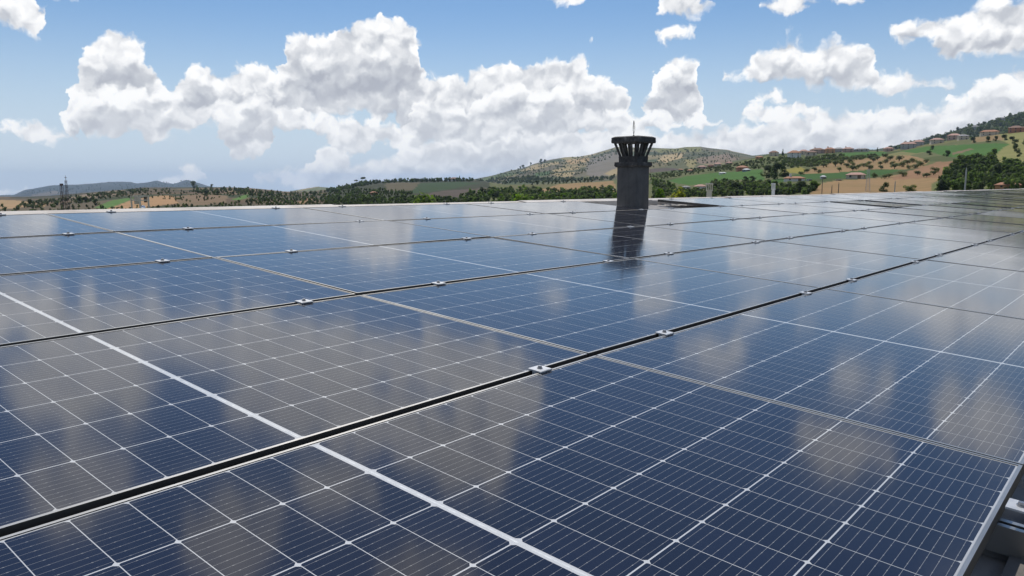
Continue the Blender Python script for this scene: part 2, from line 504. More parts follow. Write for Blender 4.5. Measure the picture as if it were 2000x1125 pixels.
# ------------------------------------------------------------------ solar panels
LIP, LIPN, DEPTH = .0072, .0016, .035
def frame_mesh():
    mb = MB()
    x0, x1, y0, y1 = -PL_ / 2, PL_ / 2, -PW_ / 2, PW_ / 2
    def rail(a, b, c, d):            # mitred bar a-b outer, d-c inner (ccw)
        mb.prism([(*p, -DEPTH) for p in (a, b, c, d)], [(*p, LIPN) for p in (a, b, c, d)])
    l = LIP
    rail((x0, y0), (x1, y0), (x1 - l, y0 + l), (x0 + l, y0 + l))
    rail((x1, y0), (x1, y1), (x1 - l, y1 - l), (x1 - l, y0 + l))
    rail((x1, y1), (x0, y1), (x0 + l, y1 - l), (x1 - l, y1 - l))
    rail((x0, y1), (x0, y0), (x0 + l, y0 + l), (x0 + l, y1 - l))
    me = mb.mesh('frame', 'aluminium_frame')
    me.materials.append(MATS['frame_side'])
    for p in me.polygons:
        if abs(p.normal.z) < .5: p.material_index = 1  # upright faces get the painted gap shade
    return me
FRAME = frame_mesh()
l = LIP - .001
BACK = MB().box(-PL_ / 2 + l, PL_ / 2 - l, -PW_ / 2 + l, PW_ / 2 - l, -.006, -.0001).mesh('backsheet', 'backsheet')
CU, CV = .0912, .1816               # half-cut cell
PCU, PCV = .0929, .1846
STRIP = .0135
def cell_centres():
    out = []
    for i in range(22):
        h = 0 if i < 11 else 1
        u = (-STRIP / 2 - (11 - i) * PCU + PCU / 2) if h == 0 else (STRIP / 2 + (i - 11) * PCU + PCU / 2)
        for j in range(6):
            out.append((u, (j - 2.5) * PCV, h))
    return out
CELLS = cell_centres()
def cell_poly(u, v, h):
    a, b = CU / 2, CV / 2
    big, sm = .0062, .0028
    r, l = (big, sm) if h == 0 else (sm, big)
    return [(u-a+l, v-b), (u+a-r, v-b), (u+a, v-b+r), (u+a, v+b-r), (u+a-r, v+b), (u-a+l, v+b), (u-a, v+b-l), (u-a, v-b+l)]
def cells_mesh(name, lst):
    vs_, fs, uvs = [], [], []
    for (u, v, h) in lst:
        k = len(vs_)
        pl = cell_poly(u, v, h)
        vs_ += [(*p, 0.0) for p in pl] + [(*p, -.0008) for p in pl]
        fs.append(tuple(range(k, k + 8)))
        uvs += [(p[0] - u, p[1] - v) for p in pl]
        for i in range(8):
            j = (i + 1) % 8
            fs.append((k + i, k + 8 + i, k + 8 + j, k + j))
            uvs += [(pl[i][0]-u, pl[i][1]-v)] * 2 + [(pl[j][0]-u, pl[j][1]-v)] * 2
    me = bpy.data.meshes.new(name)
    me.from_pydata(vs_, [], fs)
    ul = me.uv_layers.new(name='UVMap')
    ul.data.foreach_set('uv', np.array(uvs, 'f').ravel())
    me.materials.append(MATS['cell'])
    return me
CELL = [cells_mesh('cell', [(0, 0, h)]) for h in (0, 1)]
CELLS_ALL = cells_mesh('cells', CELLS)
RIB = MB().box(-.0022, .0022, -PW_ / 2 + .014, PW_ / 2 - .014, -.0006, .0).mesh('ribbon', 'ribbon')
ROWS = ['front', 'second', 'third', 'fourth', 'back']
in_view = {r: [] for r in range(5)}
for r in range(5):
    for c in range(-3, 23):
        if r == 4 and c == 3: continue              # the chimney stands in this place
        if c < -1 and r < 2: continue
        pts = [project(W((c + a) * PU, (r - 1 + b) * PV, sag((c + a) * PU))) for a in (0, .5, 1) for b in (0, .5, 1)]
        front = [(W((c + a) * PU, 0, 0) - Vector(CAM)).dot(Vector(-CAMR[:, 2])) for a in (0, .5, 1)]
        if min(front) < 0 and c < -1: continue
        xs_ = [p[0] for p in pts]; ys_ = [p[1] for p in pts]
        if max(xs_) < -150 or min(xs_) > 2120 or min(ys_) > 1250: continue
        in_view[r].append(c)
DETAIL = {(0,-1),(0,0),(0,1),(1,-1),(1,0),(1,1),(2,-1),(2,0),(2,1),(3,-1),(3,0),(1,2)}
for r in range(5):
    for i, c in enumerate(in_view[r]):
        u0, u1 = c * PU, (c + 1) * PU
        uc, vc = (u0 + u1) / 2, (r - .5) * PV
        n0 = (sag(u0) + sag(u1)) / 2
        tilt = math.atan2(sag(u1) - sag(u0), PU)
        root = empty('solar_panel')
        j1, j2 = R(random.gauss(0, .05)), R(random.gauss(0, .07))
        if c > 4: j2 = R(random.gauss(0, .22)); j1 = R(random.gauss(0, .08))
        root.matrix_world = Matrix.Translation(W(uc, vc, n0)) @ ROOFROT @ Matrix.Rotation(-tilt + j2, 4, 'Y') @ Matrix.Rotation(j1, 4, 'X')
        where = 'nearest the camera' if r == 0 else ('along the ridge' if r == 4 else 'counted from the camera')
        tag(root, 'framed blue-black solar panel, %s row %s, %s from the left' % (ROWS[r], where, ordinal(i)), 'solar panel', 'solar panels on the roof, %s row' % ROWS[r])
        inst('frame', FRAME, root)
        inst('backsheet', BACK, root)
        if (r, c) in DETAIL:
            for (u, v, h) in CELLS:
                inst('cell', CELL[h], root, (u, v, 0))
            inst('ribbon', RIB, root)
        else:
            o = inst('cells', CELLS_ALL, root); o['kind'] = 'stuff'

# ------------------------------------------------------------------ clamps and rails
def plate_mesh(endc=False):
    mb = MB()
    hw = .026
    mb.box(-hw, hw, -.0225, .0225, .0022, .0062)
    mb.box(-hw, hw, -.0245, -.0225, .0022, .0054)
    if endc:
        mb.box(-hw + .001, hw - .001, -.0265, -.0215, -.075, .0022)
    else:
        mb.box(-hw + .002, hw - .002, -.0075, .0075, -.06, .0022)
    me = mb.mesh('plate', 'clamp_metal')
    return me
PLATE, PLATE_E = plate_mesh(), plate_mesh(True)
bb = MB(); bb.bar((0, 0, .0060), (0, 0, .0088), .0085, .0085, 12); bb.bar((0, 0, .0088), (0, 0, .0142), .0062, .0062, 6)
BOLT = bb.mesh('bolt', 'bolt_steel')
BOLT_E = bb.mesh('bolt', 'bolt_steel')
CL = (.215, .875)
GAPS = [(-1.0, 'near edge of the front panel row', True), (0, 'gap between first and second panel rows', False), (1, 'gap between second and third panel rows', False), (2, 'gap between third and fourth panel rows', False), (3, 'gap between fourth and back panel rows', False), (4, 'far edge of the back panel row', True)]
for (gv, words, endc) in GAPS:
    k = 0
    for c in range(-2, 9 if not endc else 6):
        for fr in CL:
            u = (c + fr) * PU
            v = gv * PV + (.0 if not endc else (-.016 if gv < 0 else .004))
            if gv == 4 and c == 3: continue
            p = W(u, v, sag(u))
            if (p - Vector(CAM)).dot(Vector(-CAMR[:, 2])) < .1: continue
            x, y = project(p)
            if not (-60 < x < 2060 and y < 1200): continue
            root = empty('mid_clamp' if not endc else 'end_clamp')
            root.matrix_world = Matrix.Translation(p) @ ROOFROT @ (Matrix.Rotation(math.pi, 4, 'Z') if gv == 4 else Matrix())
            tag(root, 'silver clamp on the %s, %s from left' % (words, ordinal(k)), 'clamp', 'clamps holding the solar panels')
            inst('plate', PLATE_E if endc else PLATE, root)
            inst('bolt', BOLT, root)
            k += 1
for j, (c, fr, v0, v1) in enumerate([(-1, CL[1], -1.045, .2), (-1, CL[0], -1.045, .2), (0, CL[0], -1.045, .2)]):
    u = (c + fr) * PU
    mb = MB()
    h0, h1 = -.092, -.0365
    mb.box(-.02, .02, v0 * PV, v1 * PV, h0, h0 + .004)
    mb.box(-.02, -.017, v0 * PV, v1 * PV, h0 + .004, h1)
    mb.box(.017, .02, v0 * PV, v1 * PV, h0 + .004, h1)
    mb.box(-.017, -.006, v0 * PV, v1 * PV, h1 - .004, h1); mb.box(.006, .017, v0 * PV, v1 * PV, h1 - .004, h1)
    o = mb.build('mounting_rail', 'aluminium_frame')
    o.matrix_world = Matrix.Translation(W(u, 0, sag(u))) @ ROOFROT
    tag(o, ['aluminium rail end under the front row beside the lower right corner', 'aluminium rail under the front row, first from the left', 'aluminium rail under the front row, rightmost of three'][j], 'rail', 'rails under the panels')

# ------------------------------------------------------------------ chimney
CHU, CHV, CHA = 6.60, 3.90, .30
cb = W(CHU + CHA / 2, CHV + CHA / 2, sag(CHU) + ROOF_N)
chim = empty('chimney', cb)
tag(chim, 'dark grey square plastered chimney with flared slatted cap rising between the panels', 'chimney')
h = CHA / 2
sh = MB(); sh.box(-h, h, -h, h, -.06, .61); o = sh.build('shaft', 'chimney_plaster', chim)
bv = o.modifiers.new('b', 'BEVEL'); bv.width = .006; bv.segments = 2
MB().box(-h - .035, h + .035, -h - .035, h + .035, -.02, .028).build('foot_flashing', 'frame_side', chim)
Z1 = .61
def ringz(a, z): return [(-a, -a, z), (a, -a, z), (a, a, z), (-a, a, z)]
col = MB(); col.prism(ringz(h + .012, Z1 - .02), ringz(h + .028, Z1)); col.prism(ringz(h + .028, Z1), ringz(h + .024, Z1 + .045))
o = col.build('collar', 'sooty_concrete', chim)
cr = MB(); cr.prism(ringz(h - .016, Z1 + .045), ringz(h - .012, Z1 + .118)); cr.build('crown_block', 'sooty_concrete', chim)
zb, zt = Z1 + .112, Z1 + .290
def slat(px, py, qx, qy, w):
    p = Vector((px, py, zb)); q = Vector((qx, qy, zt))
    nrm = Vector((px, py, 0)).normalized(); tn = Vector((-nrm.y, nrm.x, 0))
    def ring(c, t): return [c - tn * w - nrm * t, c - tn * w + nrm * t, c + tn * w + nrm * t, c + tn * w - nrm * t]
    return MB().prism(ring(p, .012), ring(q, .014)).build('slat', 'sooty_concrete', chim)
bi, ti = h - .030, h + .022
for (sx, sy) in ((-1,-1),(1,-1),(1,1),(-1,1)):
    slat(sx * bi, sy * bi, sx * ti, sy * ti, .020)
for d in range(4):
    ca, sa = math.cos(d * math.pi / 2), math.sin(d * math.pi / 2)
    for f in (-.36, .36):
        x0, y0, x1, y1 = bi, f * bi, ti, f * ti * 1.1
        slat(x0 * ca - y0 * sa, x0 * sa + y0 * ca, x1 * ca - y1 * sa, x1 * sa + y1 * ca, .017)
tp = MB(); tp.prism(ringz(h + .052, zt - .004), ringz(h + .058, zt + .012)); tp.prism(ringz(h + .058, zt + .012), ringz(h + .055, zt + .068)); tp.prism(ringz(h + .052, zt + .068), ringz(h + .02, zt + .082))
tp.build('cap_slab', 'sooty_concrete', chim)
zz_ = zt + .080
fi = MB(); fi.bar((0, 0, zz_), (0, 0, zz_ + .02), .014, .010, 8); fi.bar((0, 0, zz_ + .02), (.002, 0, zz_ + .205), .0045, .003, 6); fi.bar((.002, 0, zz_ + .1), (.004, .004, zz_ + .205), .007, .005, 6)
spike = fi.build('bird_spike', 'dark_iron', chim)
for sx in (-1, 1):
    wr = MB()
    prev = None
    for i in range(9):
        t_ = i / 8
        p = Vector((sx * (.018 * math.sin(t_ * math.pi)) * .75 , -sx * (.018 * math.sin(t_ * math.pi)) * .66, zz_ + .03 + .17 * t_))
        if prev is not None: wr.bar(prev, p, .0012, .0012, 4)
        prev = p
    wr.build('wire', 'dark_iron', spike)
# ------------------------------------------------------------------ terrain
AZC = math.degrees(math.atan2(-CAMR[0, 2], -CAMR[1, 2]))
def el_px(x, y):
    return math.radians(azel(x, y)[1])
def prof(pts):
    p = np.array(pts, float)
    return lambda x: np.interp(x, p[:, 0], p[:, 1])
EA = prof([(-1600,380),(-600,386),(0,384),(60,384),(110,382),(175,376),(245,370),(287,366),(350,366),(416,365.6),(455,365.6),(493,367),(525,370),(560,374),(600,375),(640,371),(674,366),(691,361),(720,357),(752,354),(822,353),(875,352.5),(927,351.5),(950,354),(990,361),(1067,360),(1105,357.5),(1161,355),(1200,352),(1272,337),(1330,331),(1400,322),(1440,314),(1475,307),(1497,301),(1537,301),(1587,298),(1644,295),(1729,295),(1750,290),(1760,290),(1808,280),(1860,272),(1953,261),(2000,256),(2300,230),(3600,300)])
DA = prof([(-1600,1600),(600,1500),(750,1300),(930,1200),(1000,720),(1270,700),(1480,800),(2000,720),(2600,650),(3600,900)])
EB = prof([(-1600,372),(-600,392),(400,392),(560,380),(574,373),(626,364),(656,367),(700,365),(900,352),(927,350),(959,344),(997,333),(1024,328),(1045,320),(1080,311),(1105,306.5),(1130,306),(1155,301.6),(1180,294),(1202,287),(1240,288),(1276,289),(1316,289.7),(1337,287),(1364,286.4),(1385,290),(1416,293),(1429,296.6),(1465,304),(1500,300),(1560,299),(1700,292),(1782,276),(1807,269),(1841,259),(1875,247),(1909,240),(1943,231),(1976,220),(1998,212),(2200,180),(2600,210),(3600,330)])
DB = prof([(-1600,3400),(1470,3200),(1700,2100),(2000,1900),(3600,2600)])
EC = prof([(-1600,362),(-400,378),(-100,384),(35,380.5),(58,371),(108,362),(175,359.5),(224,355),(262,355),(275,358),(294,356),(315,352.5),(329,357),(348,358.6),(373,350.8),(397,357.7),(415,364),(450,374),(600,384),(2000,372),(3600,362)])
rows = []      # (layer, t)
for i in range(8): rows.append(('N', i / 8))
for i in range(120): rows.append(('A', i / 119))
for i in range(1, 8): rows.append(('a', i / 8))
for i in range(90): rows.append(('B', i / 89))
for i in range(1, 7): rows.append(('b', i / 7))
for i in range(50): rows.append(('C', i / 49))
for i in range(1, 5): rows.append(('c', i / 4))
fine_x = np.arange(-260, 2261, 4.0)
az_f = [AZC + math.degrees(math.atan((x - 1000) / F_PX)) for x in fine_x]
az_list = list(az_f)
a = az_f[-1] + 2.5
while a < az_f[0] + 360 - 1.5:
    az_list.append(a); a += 3.0
NA, NR = len(az_list), len(rows)
NFINE = len(fine_x)
def colx(azd):
    d = (azd - AZC + 180) % 360 - 180
    if abs(d) < 58: return 1000 + F_PX * math.tan(math.radians(d))
    return 3600 - (abs(d) - 58) / 122 * 600 if d > 0 else -1600 + (abs(d) - 58) / 122 * 200
def fbm(x, y, seed=0, oct=5):
    out = np.zeros_like(x); amp = 1.0
    r = np.random.default_rng(seed)
    for o in range(oct):
        for k in range(3):
            th = r.uniform(0, 2 * math.pi); ph = r.uniform(0, 6.28, 2); f = 2.0 ** o
            out += amp * np.sin((x * math.cos(th) + y * math.sin(th)) * f + ph[0] + 1.3 * np.sin((y * math.cos(th) - x * math.sin(th)) * f * .7 + ph[1])) / 3
        amp *= .5
    return out
GR = np.zeros((NA, NR)); GZ = np.zeros((NA, NR))
z0 = CAM[2]
for i, azd in enumerate(az_list):
    x = colx(azd)
    xs_ = min(max(x, -900), 2900)
    def zz(yv, r): return z0 + r * math.tan(el_px(xs_, yv + 0.0))
    da, db = float(DA(x)), float(DB(x)); dc = 8600.0
    za, zb, zc = zz(float(EA(x)), da), zz(float(EB(x)), db), zz(float(EC(x)), dc)
    ra1 = da * 1.22; zv1 = z0 + ra1 * (za - z0) / da - ra1 * .013
    rb1 = db * 1.2; zv2 = z0 + rb1 * (zb - z0) / db - rb1 * .010
    for j, (L_, t_) in enumerate(rows):
        if L_ == 'N': r, z = 12 + 43 * t_, -8.5
        elif L_ == 'A':
            r = 55 * (da / 55) ** t_
            s_ = (r - 55) / (da - 55)
            z = -8.5 + (za + 8.5) * (s_ ** 1.25 if za > -8 else s_)
        elif L_ == 'a': r = da + (ra1 - da) * t_; z = za + (zv1 - za) * (t_ * t_ * (3 - 2 * t_))
        elif L_ == 'B':
            r = ra1 * (db / ra1) ** t_; s_ = (r - ra1) / (db - ra1)
            z = zv1 + (zb - zv1) * s_ ** 1.15
        elif L_ == 'b': r = db + (rb1 - db) * t_; z = zb + (zv2 - zb) * (t_ * t_ * (3 - 2 * t_))
        elif L_ == 'C':
            r = rb1 * (dc / rb1) ** t_; s_ = (r - rb1) / (dc - rb1)
            z = zv2 + (zc - zv2) * s_
        else: r = dc + 4500 * t_; z = zc - 160 * t_
        GR[i, j] = r; GZ[i, j] = z
AZ_A = np.radians(np.array(az_list))[:, None]
GX = CAM[0] + np.sin(AZ_A) * GR; GY = CAM[1] + np.cos(AZ_A) * GR
lay = np.array([{'N': 0, 'A': 1, 'a': 1, 'B': 2, 'b': 2, 'C': 3, 'c': 3}[L_] for (L_, t_) in rows])
tt = np.array([t_ for (L_, t_) in rows])
win = np.array([math.sin(math.pi * t_) if L_ in 'ABC' else 0 for (L_, t_) in rows])[None, :]
GZ += fbm(GX / 130, GY / 130, 3) * np.clip(GR * .0022, 0, 6) * win
# small crest wobble so that sky lines are not ruled
GZ += fbm(GX / 40, GY / 40, 9, 3) * GR * .00035 * (lay > 0)[None, :]

def gproject(X, Y, Z):
    d0, d1, d2 = X - CAM[0], Y - CAM[1], Z - CAM[2]
    a = CAMR[0, 0] * d0 + CAMR[1, 0] * d1 + CAMR[2, 0] * d2
    b = CAMR[0, 1] * d0 + CAMR[1, 1] * d1 + CAMR[2, 1] * d2
    c = -(CAMR[0, 2] * d0 + CAMR[1, 2] * d1 + CAMR[2, 2] * d2)
    c = np.where(np.abs(c) < 1e-3, 1e-3, c)
    return 1000 + F_PX * a / c, 562.5 - F_PX * b / c, c
GPX, GPY, GPC = gproject(GX, GY, GZ)
def inpoly(px, py, poly):
    p = np.array(poly, float); n = len(p)
    ins = np.zeros(px.shape, bool)
    j = n - 1
    for i in range(n):
        xi, yi, xj, yj = *p[i], *p[j]
        c = ((yi > py) != (yj > py)) & (px < (xj - xi) * (py - yi) / (yj - yi + 1e-9) + xi)
        ins ^= c; j = i
    return ins
# land cover: what grows on each plot
GOLD, STRAW, BROWN, PLOUGH = (.30,.195,.098), (.35,.27,.15), (.21,.145,.09), (.105,.082,.066)
CROP, VINE, SCRUB, MEADOW, WOODF, OLIVEG = (.070,.145,.034), (.055,.115,.03), (.10,.11,.045), (.24,.225,.085), (.045,.058,.024), (.13,.135,.06)
COV = np.zeros((NA, NR, 3))
base = {0: OLIVEG, 1: OLIVEG, 2: (.125,.125,.065), 3: (.034,.044,.036)}
for l_ in range(4): COV[:, lay == l_] = base[l_]
xc = np.array([colx(a) for a in az_list])[:, None] + 0 * GR
lm = np.broadcast_to((lay == 1)[None, :], GR.shape)
COV[lm & (xc < 640)] = (.085,.074,.048)
COV[lm & (xc >= 640) & (xc < 960)] = (.056,.060,.036)
lb = np.broadcast_to((lay == 2)[None, :], GR.shape)
COV[lb & (xc > 1600)] = (.06,.072,.035)
prn = np.random.default_rng(21)
def plots(mask, size, pal, keep):
    # patchwork of small holdings: nearest of scattered centres, stretched along the slope
    X, Y = GX[mask], GY[mask]
    wx = X + fbm(X / (size * 2), Y / (size * 2), 31, 3) * size * .22; wy = Y + fbm(X / (size * 2), Y / (size * 2), 32, 3) * size * .22
    th = .6
    U_, V_ = (wx * math.cos(th) + wy * math.sin(th)) / size, (wy * math.cos(th) - wx * math.sin(th)) / (size * .55)
    iu, iv = np.floor(U_).astype(int), np.floor(V_).astype(int)
    best = np.full(len(X), 1e9); bid = np.zeros(len(X), np.int64)
    for du in (-1, 0, 1):
        for dv in (-1, 0, 1):
            cu, cv = iu + du, iv + dv
            hsh = (cu * 73856093 ^ cv * 19349663) & 0xffff
            fx = (hsh % 251) / 251.0; fy = ((hsh // 7) % 241) / 241.0
            d = (cu + fx - U_) ** 2 + (cv + fy - V_) ** 2
            m_ = d < best
            best[m_] = d[m_]; bid[m_] = hsh[m_]
    pal = np.array(pal)
    c = pal[bid % len(pal)] * (.8 + .4 * ((bid // 13) % 17) / 17.0)[:, None]
    use = ((bid // 3) % 100) < keep * 100
    cov = COV[mask]; cov[use] = c[use]; COV[mask] = cov
PLOTS = [
 (1, CROP, [(1306,353),(1347,343),(1397,337),(1441,335),(1490,330),(1492,352),(1472,352),(1441,352),(1397,356),(1372,360),(1347,363),(1322,358)]),
 (1, GOLD, [(1562,341),(1585,330),(1607,322),(1637,316),(1662,311),(1695,309),(1741,304),(1776,303),(1816,314),(1800,326),(1760,331),(1712,330),(1669,335),(1625,339),(1587,340)]),
 (1, VINE, [(1495,354),(1560,341),(1625,339),(1690,332),(1765,330),(1740,339),(1700,345),(1650,347),(1560,351),(1500,360)]),
 (1, (.27,.23,.055), [(1528,331),(1562,326),(1578,332),(1562,339),(1528,338)]),
 (1, GOLD, [(1578,382),(1600,360),(1612,356),(1637,352),(1675,350),(1712,347),(1750,342),(1800,334),(1830,316),(1864,314),(1860,330),(1848,342),(1822,360),(1818,376),(1740,380)]),
 (1, (.275,.16,.09), [(1740,346),(1815,321),(1830,316),(1864,314),(1857,335),(1842,346),(1745,351)]),
 (1, CROP, [(1755,296),(1811,286),(1943,279),(1973,281),(1943,301),(1892,309),(1845,305),(1814,296),(1791,299)]),
 (1, BROWN, [(1858,299),(1895,290),(1902,291),(1878,299),(1862,302)]),
 (1, MEADOW, [(1940,262),(2000,252),(2300,226),(2300,330),(2000,322),(1960,324),(1936,310),(1951,295),(1973,281),(1950,272)]),
 (1, (.26,.18,.09), [(1905,268),(1953,263),(1960,273),(1896,278)]),
 (1, (.30,.2,.1), [(1960,316),(1990,314),(1984,324),(1962,324)]),
 (1, CROP, [(1641,299),(1700,297),(1729,297),(1730,304),(1680,309),(1641,306)]),
 (1, (.14,.13,.06), [(975,366),(990,361.5),(1067,360.5),(1090,359),(1080,372),(1040,373)]),
 (1, GOLD, [(1050,372),(1090,360),(1161,355.4),(1200,353),(1205,378),(1150,378),(1090,376)]),
 (1, (.12,.10,.062), [(752,357),(822,356),(806,372),(755,374)]),
 (1, (.048,.075,.034), [(798,378),(822,358),(890,355),(940,357),(880,369),(830,377)]),
 (1, PLOUGH, [(832,378),(870,373),(950,366),(965,371),(930,381),(850,390)]),
 (1, (.38,.25,.14), [(-200,388),(0,390),(40,392),(72,396),(62,403),(30,407),(-200,408)]),
 (1, GOLD, [(64,402),(88,396),(86,404)]),
 (1, (.11,.19,.055), [(183,405),(220,391),(266,385),(252,392),(205,409)]),
 (1, (.39,.235,.125), [(203,410),(250,393),(300,383),(330,382),(348,386),(352,396),(300,403),(280,408)]),
 (1, BROWN, [(340,384),(400,378),(446,383),(440,396),(352,404)]),
 (1, (.24,.175,.12), [(130,386),(175,378),(243,371.5),(240,378),(170,387)]),
 (1, (.11,.19,.05), [(452,390),(488,377),(486,385),(468,392)]),
 (1, (.33,.2,.11), [(578,397),(598,387),(616,385),(592,399)]),
 (1, BROWN, [(430,372),(500,370),(520,376),(450,380)]),
 (2, STRAW, [(1040,323),(1085,315),(1094,320),(1045,332),(1018,334)]),
 (2, (.42,.29,.155), [(1105,312),(1150,308),(1150,315),(1110,321)]),
 (2, STRAW, [(1078,332),(1128,324),(1131,330),(1110,334),(1085,337)]),
 (2, STRAW, [(1078,339),(1122,335),(1116,347),(1090,345)]),
 (2, (.30,.25,.12), [(1095,309),(1130,307),(1130,310),(1100,313)]),
 (2, (.20,.175,.145), [(1150,312),(1212,292),(1215,330),(1190,344),(1150,346),(1143,330)]),
 (2, STRAW, [(1178,341),(1212,324),(1213,337),(1195,343)]),
 (2, (.43,.32,.18), [(1283,314),(1300,302),(1336,299),(1331,309),(1300,318)]),
 (2, (.20,.19,.07), [(1274,291),(1340,288),(1368,287),(1372,296),(1330,297),(1288,298)]),
 (2, (.235,.175,.125), [(1348,311),(1420,300),(1448,311),(1400,320),(1370,320)]),
 (2, (.27,.23,.11), [(1338,312),(1360,311),(1358,328),(1343,328)]),
 (2, PLOUGH, [(1268,329),(1300,327),(1332,331),(1268,345)]),
 (2, (.08,.125,.05), [(1045,338),(1076,333),(1072,343),(1045,346)]),
 (2, (.15,.16,.08), [(590,372),(626,365),(650,368),(640,378),(600,380)]),
 (2, (.12,.15,.06), [(930,353),(975,341),(1000,336),(1010,340),(960,352)]),
 (2, (.22,.19,.15), [(1880,252),(1896,245),(1896,252),(1884,256)]),
 (3, (.15,.12,.09), [(60,380),(110,372),(118,378),(70,386)]),
 (3, (.14,.115,.085), [(150,378),(240,370),(250,374),(160,384)]),
]
vis = (GPC > 0) & (GPX > -400) & (GPX < 2400)
plots(lm & (xc < 640) & vis, 150, [(.15,.105,.068), (.095,.076,.05), (.06,.068,.034), (.115,.09,.06), (.19,.13,.078), (.055,.062,.032)], .8)
plots(lb & (xc < 1600) & vis, 190, [(.10,.105,.055), (.20,.17,.09), (.27,.22,.12), (.085,.10,.05), (.15,.13,.085)], .6)
plots(lm & (xc > 1240) & vis, 70, [(.10,.115,.045), (.14,.15,.06), (.18,.165,.07), (.085,.11,.04)], .6)
plots(np.broadcast_to((lay == 3)[None, :], GR.shape) & vis, 500, [(.032,.042,.034), (.045,.05,.038), (.07,.065,.05), (.03,.04,.033)], .7)
jx = GPX + fbm(GX / 25, GY / 25, 5, 3) * 1.6; jy = GPY + fbm(GX / 25, GY / 25, 6, 3) * .7
for (l_, col_, poly) in PLOTS:
    mk = inpoly(jx, jy, poly) & (lay == l_)[None, :] & (GPC > 0)
    COV[mk] = col_
V3 = np.stack([GX, GY, GZ], -1).reshape(-1, 3)
idx = np.arange(NA * NR).reshape(NA, NR)
nxt = np.roll(idx, -1, axis=0)
quads = np.stack([idx[:, :-1], idx[:, 1:], nxt[:, 1:], nxt[:, :-1]], -1).reshape(-1, 4)
def big_mesh(name, V, Q, mat):
    me = bpy.data.meshes.new(name)
    V = np.asarray(V, 'f'); Q = np.asarray(Q, 'i'); k = Q.shape[1]
    me.vertices.add(len(V)); me.vertices.foreach_set('co', V.ravel())
    me.loops.add(Q.size); me.loops.foreach_set('vertex_index', Q.ravel())
    me.polygons.add(len(Q)); me.polygons.foreach_set('loop_start', np.arange(0, Q.size, k, dtype='i'))
    me.update(calc_edges=True)
    me.materials.append(MATS[mat])
    return me
def m_land(t, bs):
    at_ = t.n('ShaderNodeAttribute', attribute_name='landcover').outputs['Color']
    geo = t.n('ShaderNodeNewGeometry').outputs['Position']
    a = t.noise(geo, .035, 6, .62); b = t.noise(geo, .45, 4, .6)
    c = t.mix(t.mapr(a, .38, .72, 0, .55), at_, t.v('MULTIPLY', at_, (.62, .74, .60)))
    c = t.mix(t.mapr(b, .4, .8, 0, .4), c, t.v('MULTIPLY', c, (1.35, 1.28, 1.2)))
    # sowing and mowing lines
    w = t.n('ShaderNodeTexWave', wave_type='BANDS', bands_direction='DIAGONAL'); t.put(w.inputs['Vector'], geo)
    w.inputs['Scale'].default_value = .045; w.inputs['Distortion'].default_value = 3.0; w.inputs['Detail'].default_value = 3
    w.inputs['Detail Scale'].default_value = .3
    c = t.mix(t.m('MULTIPLY', w.outputs['Fac'], .22), c, t.v('MULTIPLY', c, (.75, .78, .72)))
    t.put(bs.inputs['Base Color'], c)
    bs.inputs['Roughness'].default_value = 1.0
    bs.inputs['Specular IOR Level'].default_value = .1
material('land', m_land)
gm = big_mesh('ground', V3, quads[:, ::-1], 'land')
ca = gm.color_attributes.new('landcover', 'FLOAT_COLOR', 'POINT')
ca.data.foreach_set('color', np.concatenate([COV.reshape(-1, 3), np.ones((NA * NR, 1))], 1).astype('f').ravel())
gm.polygons.foreach_set('use_smooth', np.ones(len(gm.polygons), bool))
ground = bpy.data.objects.new('ground', gm); COL.objects.link(ground); tag(ground, 'rolling farmland hills of golden, green and brown fields', kind='structure')
# floor under the near ring
nf = mesh_obj('yard', [(CAM[0] + 14 * math.cos(t_), CAM[1] + 14 * math.sin(t_), -8.52) for t_ in np.linspace(0, 2 * math.pi, 24, endpoint=False)], [tuple(range(24))], 'roof_sheet')
tag(nf, kind='structure')

def ground_at(px, py, layer):
    """point of the ground seen at a photograph pixel, on hillside layer 1 (near), 2 or 3"""
    i = int(round((px - fine_x[0]) / 4.0)); i = min(max(i, 0), NFINE - 1)
    sel = np.where((lay == layer) & np.array([L_ in 'ABC' for (L_, t_) in rows]))[0]
    ys = GPY[i, sel]
    k = int(np.argmin(np.abs(ys - py)))
    j = sel[k]
    r = GR[i, j]
    azd = AZC + math.degrees(math.atan((px - 1000) / F_PX))
    if 0 < k < len(sel) - 1:
        o = np.argsort(-ys)
        r = float(np.interp(-py, -ys[o], GR[i, sel][o]))
    z = float(np.interp(r, GR[i, sel], GZ[i, sel]))
    a_ = math.radians(azd)
    return Vector((CAM[0] + math.sin(a_) * r, CAM[1] + math.cos(a_) * r, z)), r
def ground_z(px, r):
    i = int(round((px - fine_x[0]) / 4.0)); i = min(max(i, 0), NFINE - 1)
    a_ = math.radians(AZC + math.degrees(math.atan((px - 1000) / F_PX)))
    return Vector((CAM[0] + math.sin(a_) * r, CAM[1] + math.cos(a_) * r, float(np.interp(r, GR[i], GZ[i]))))

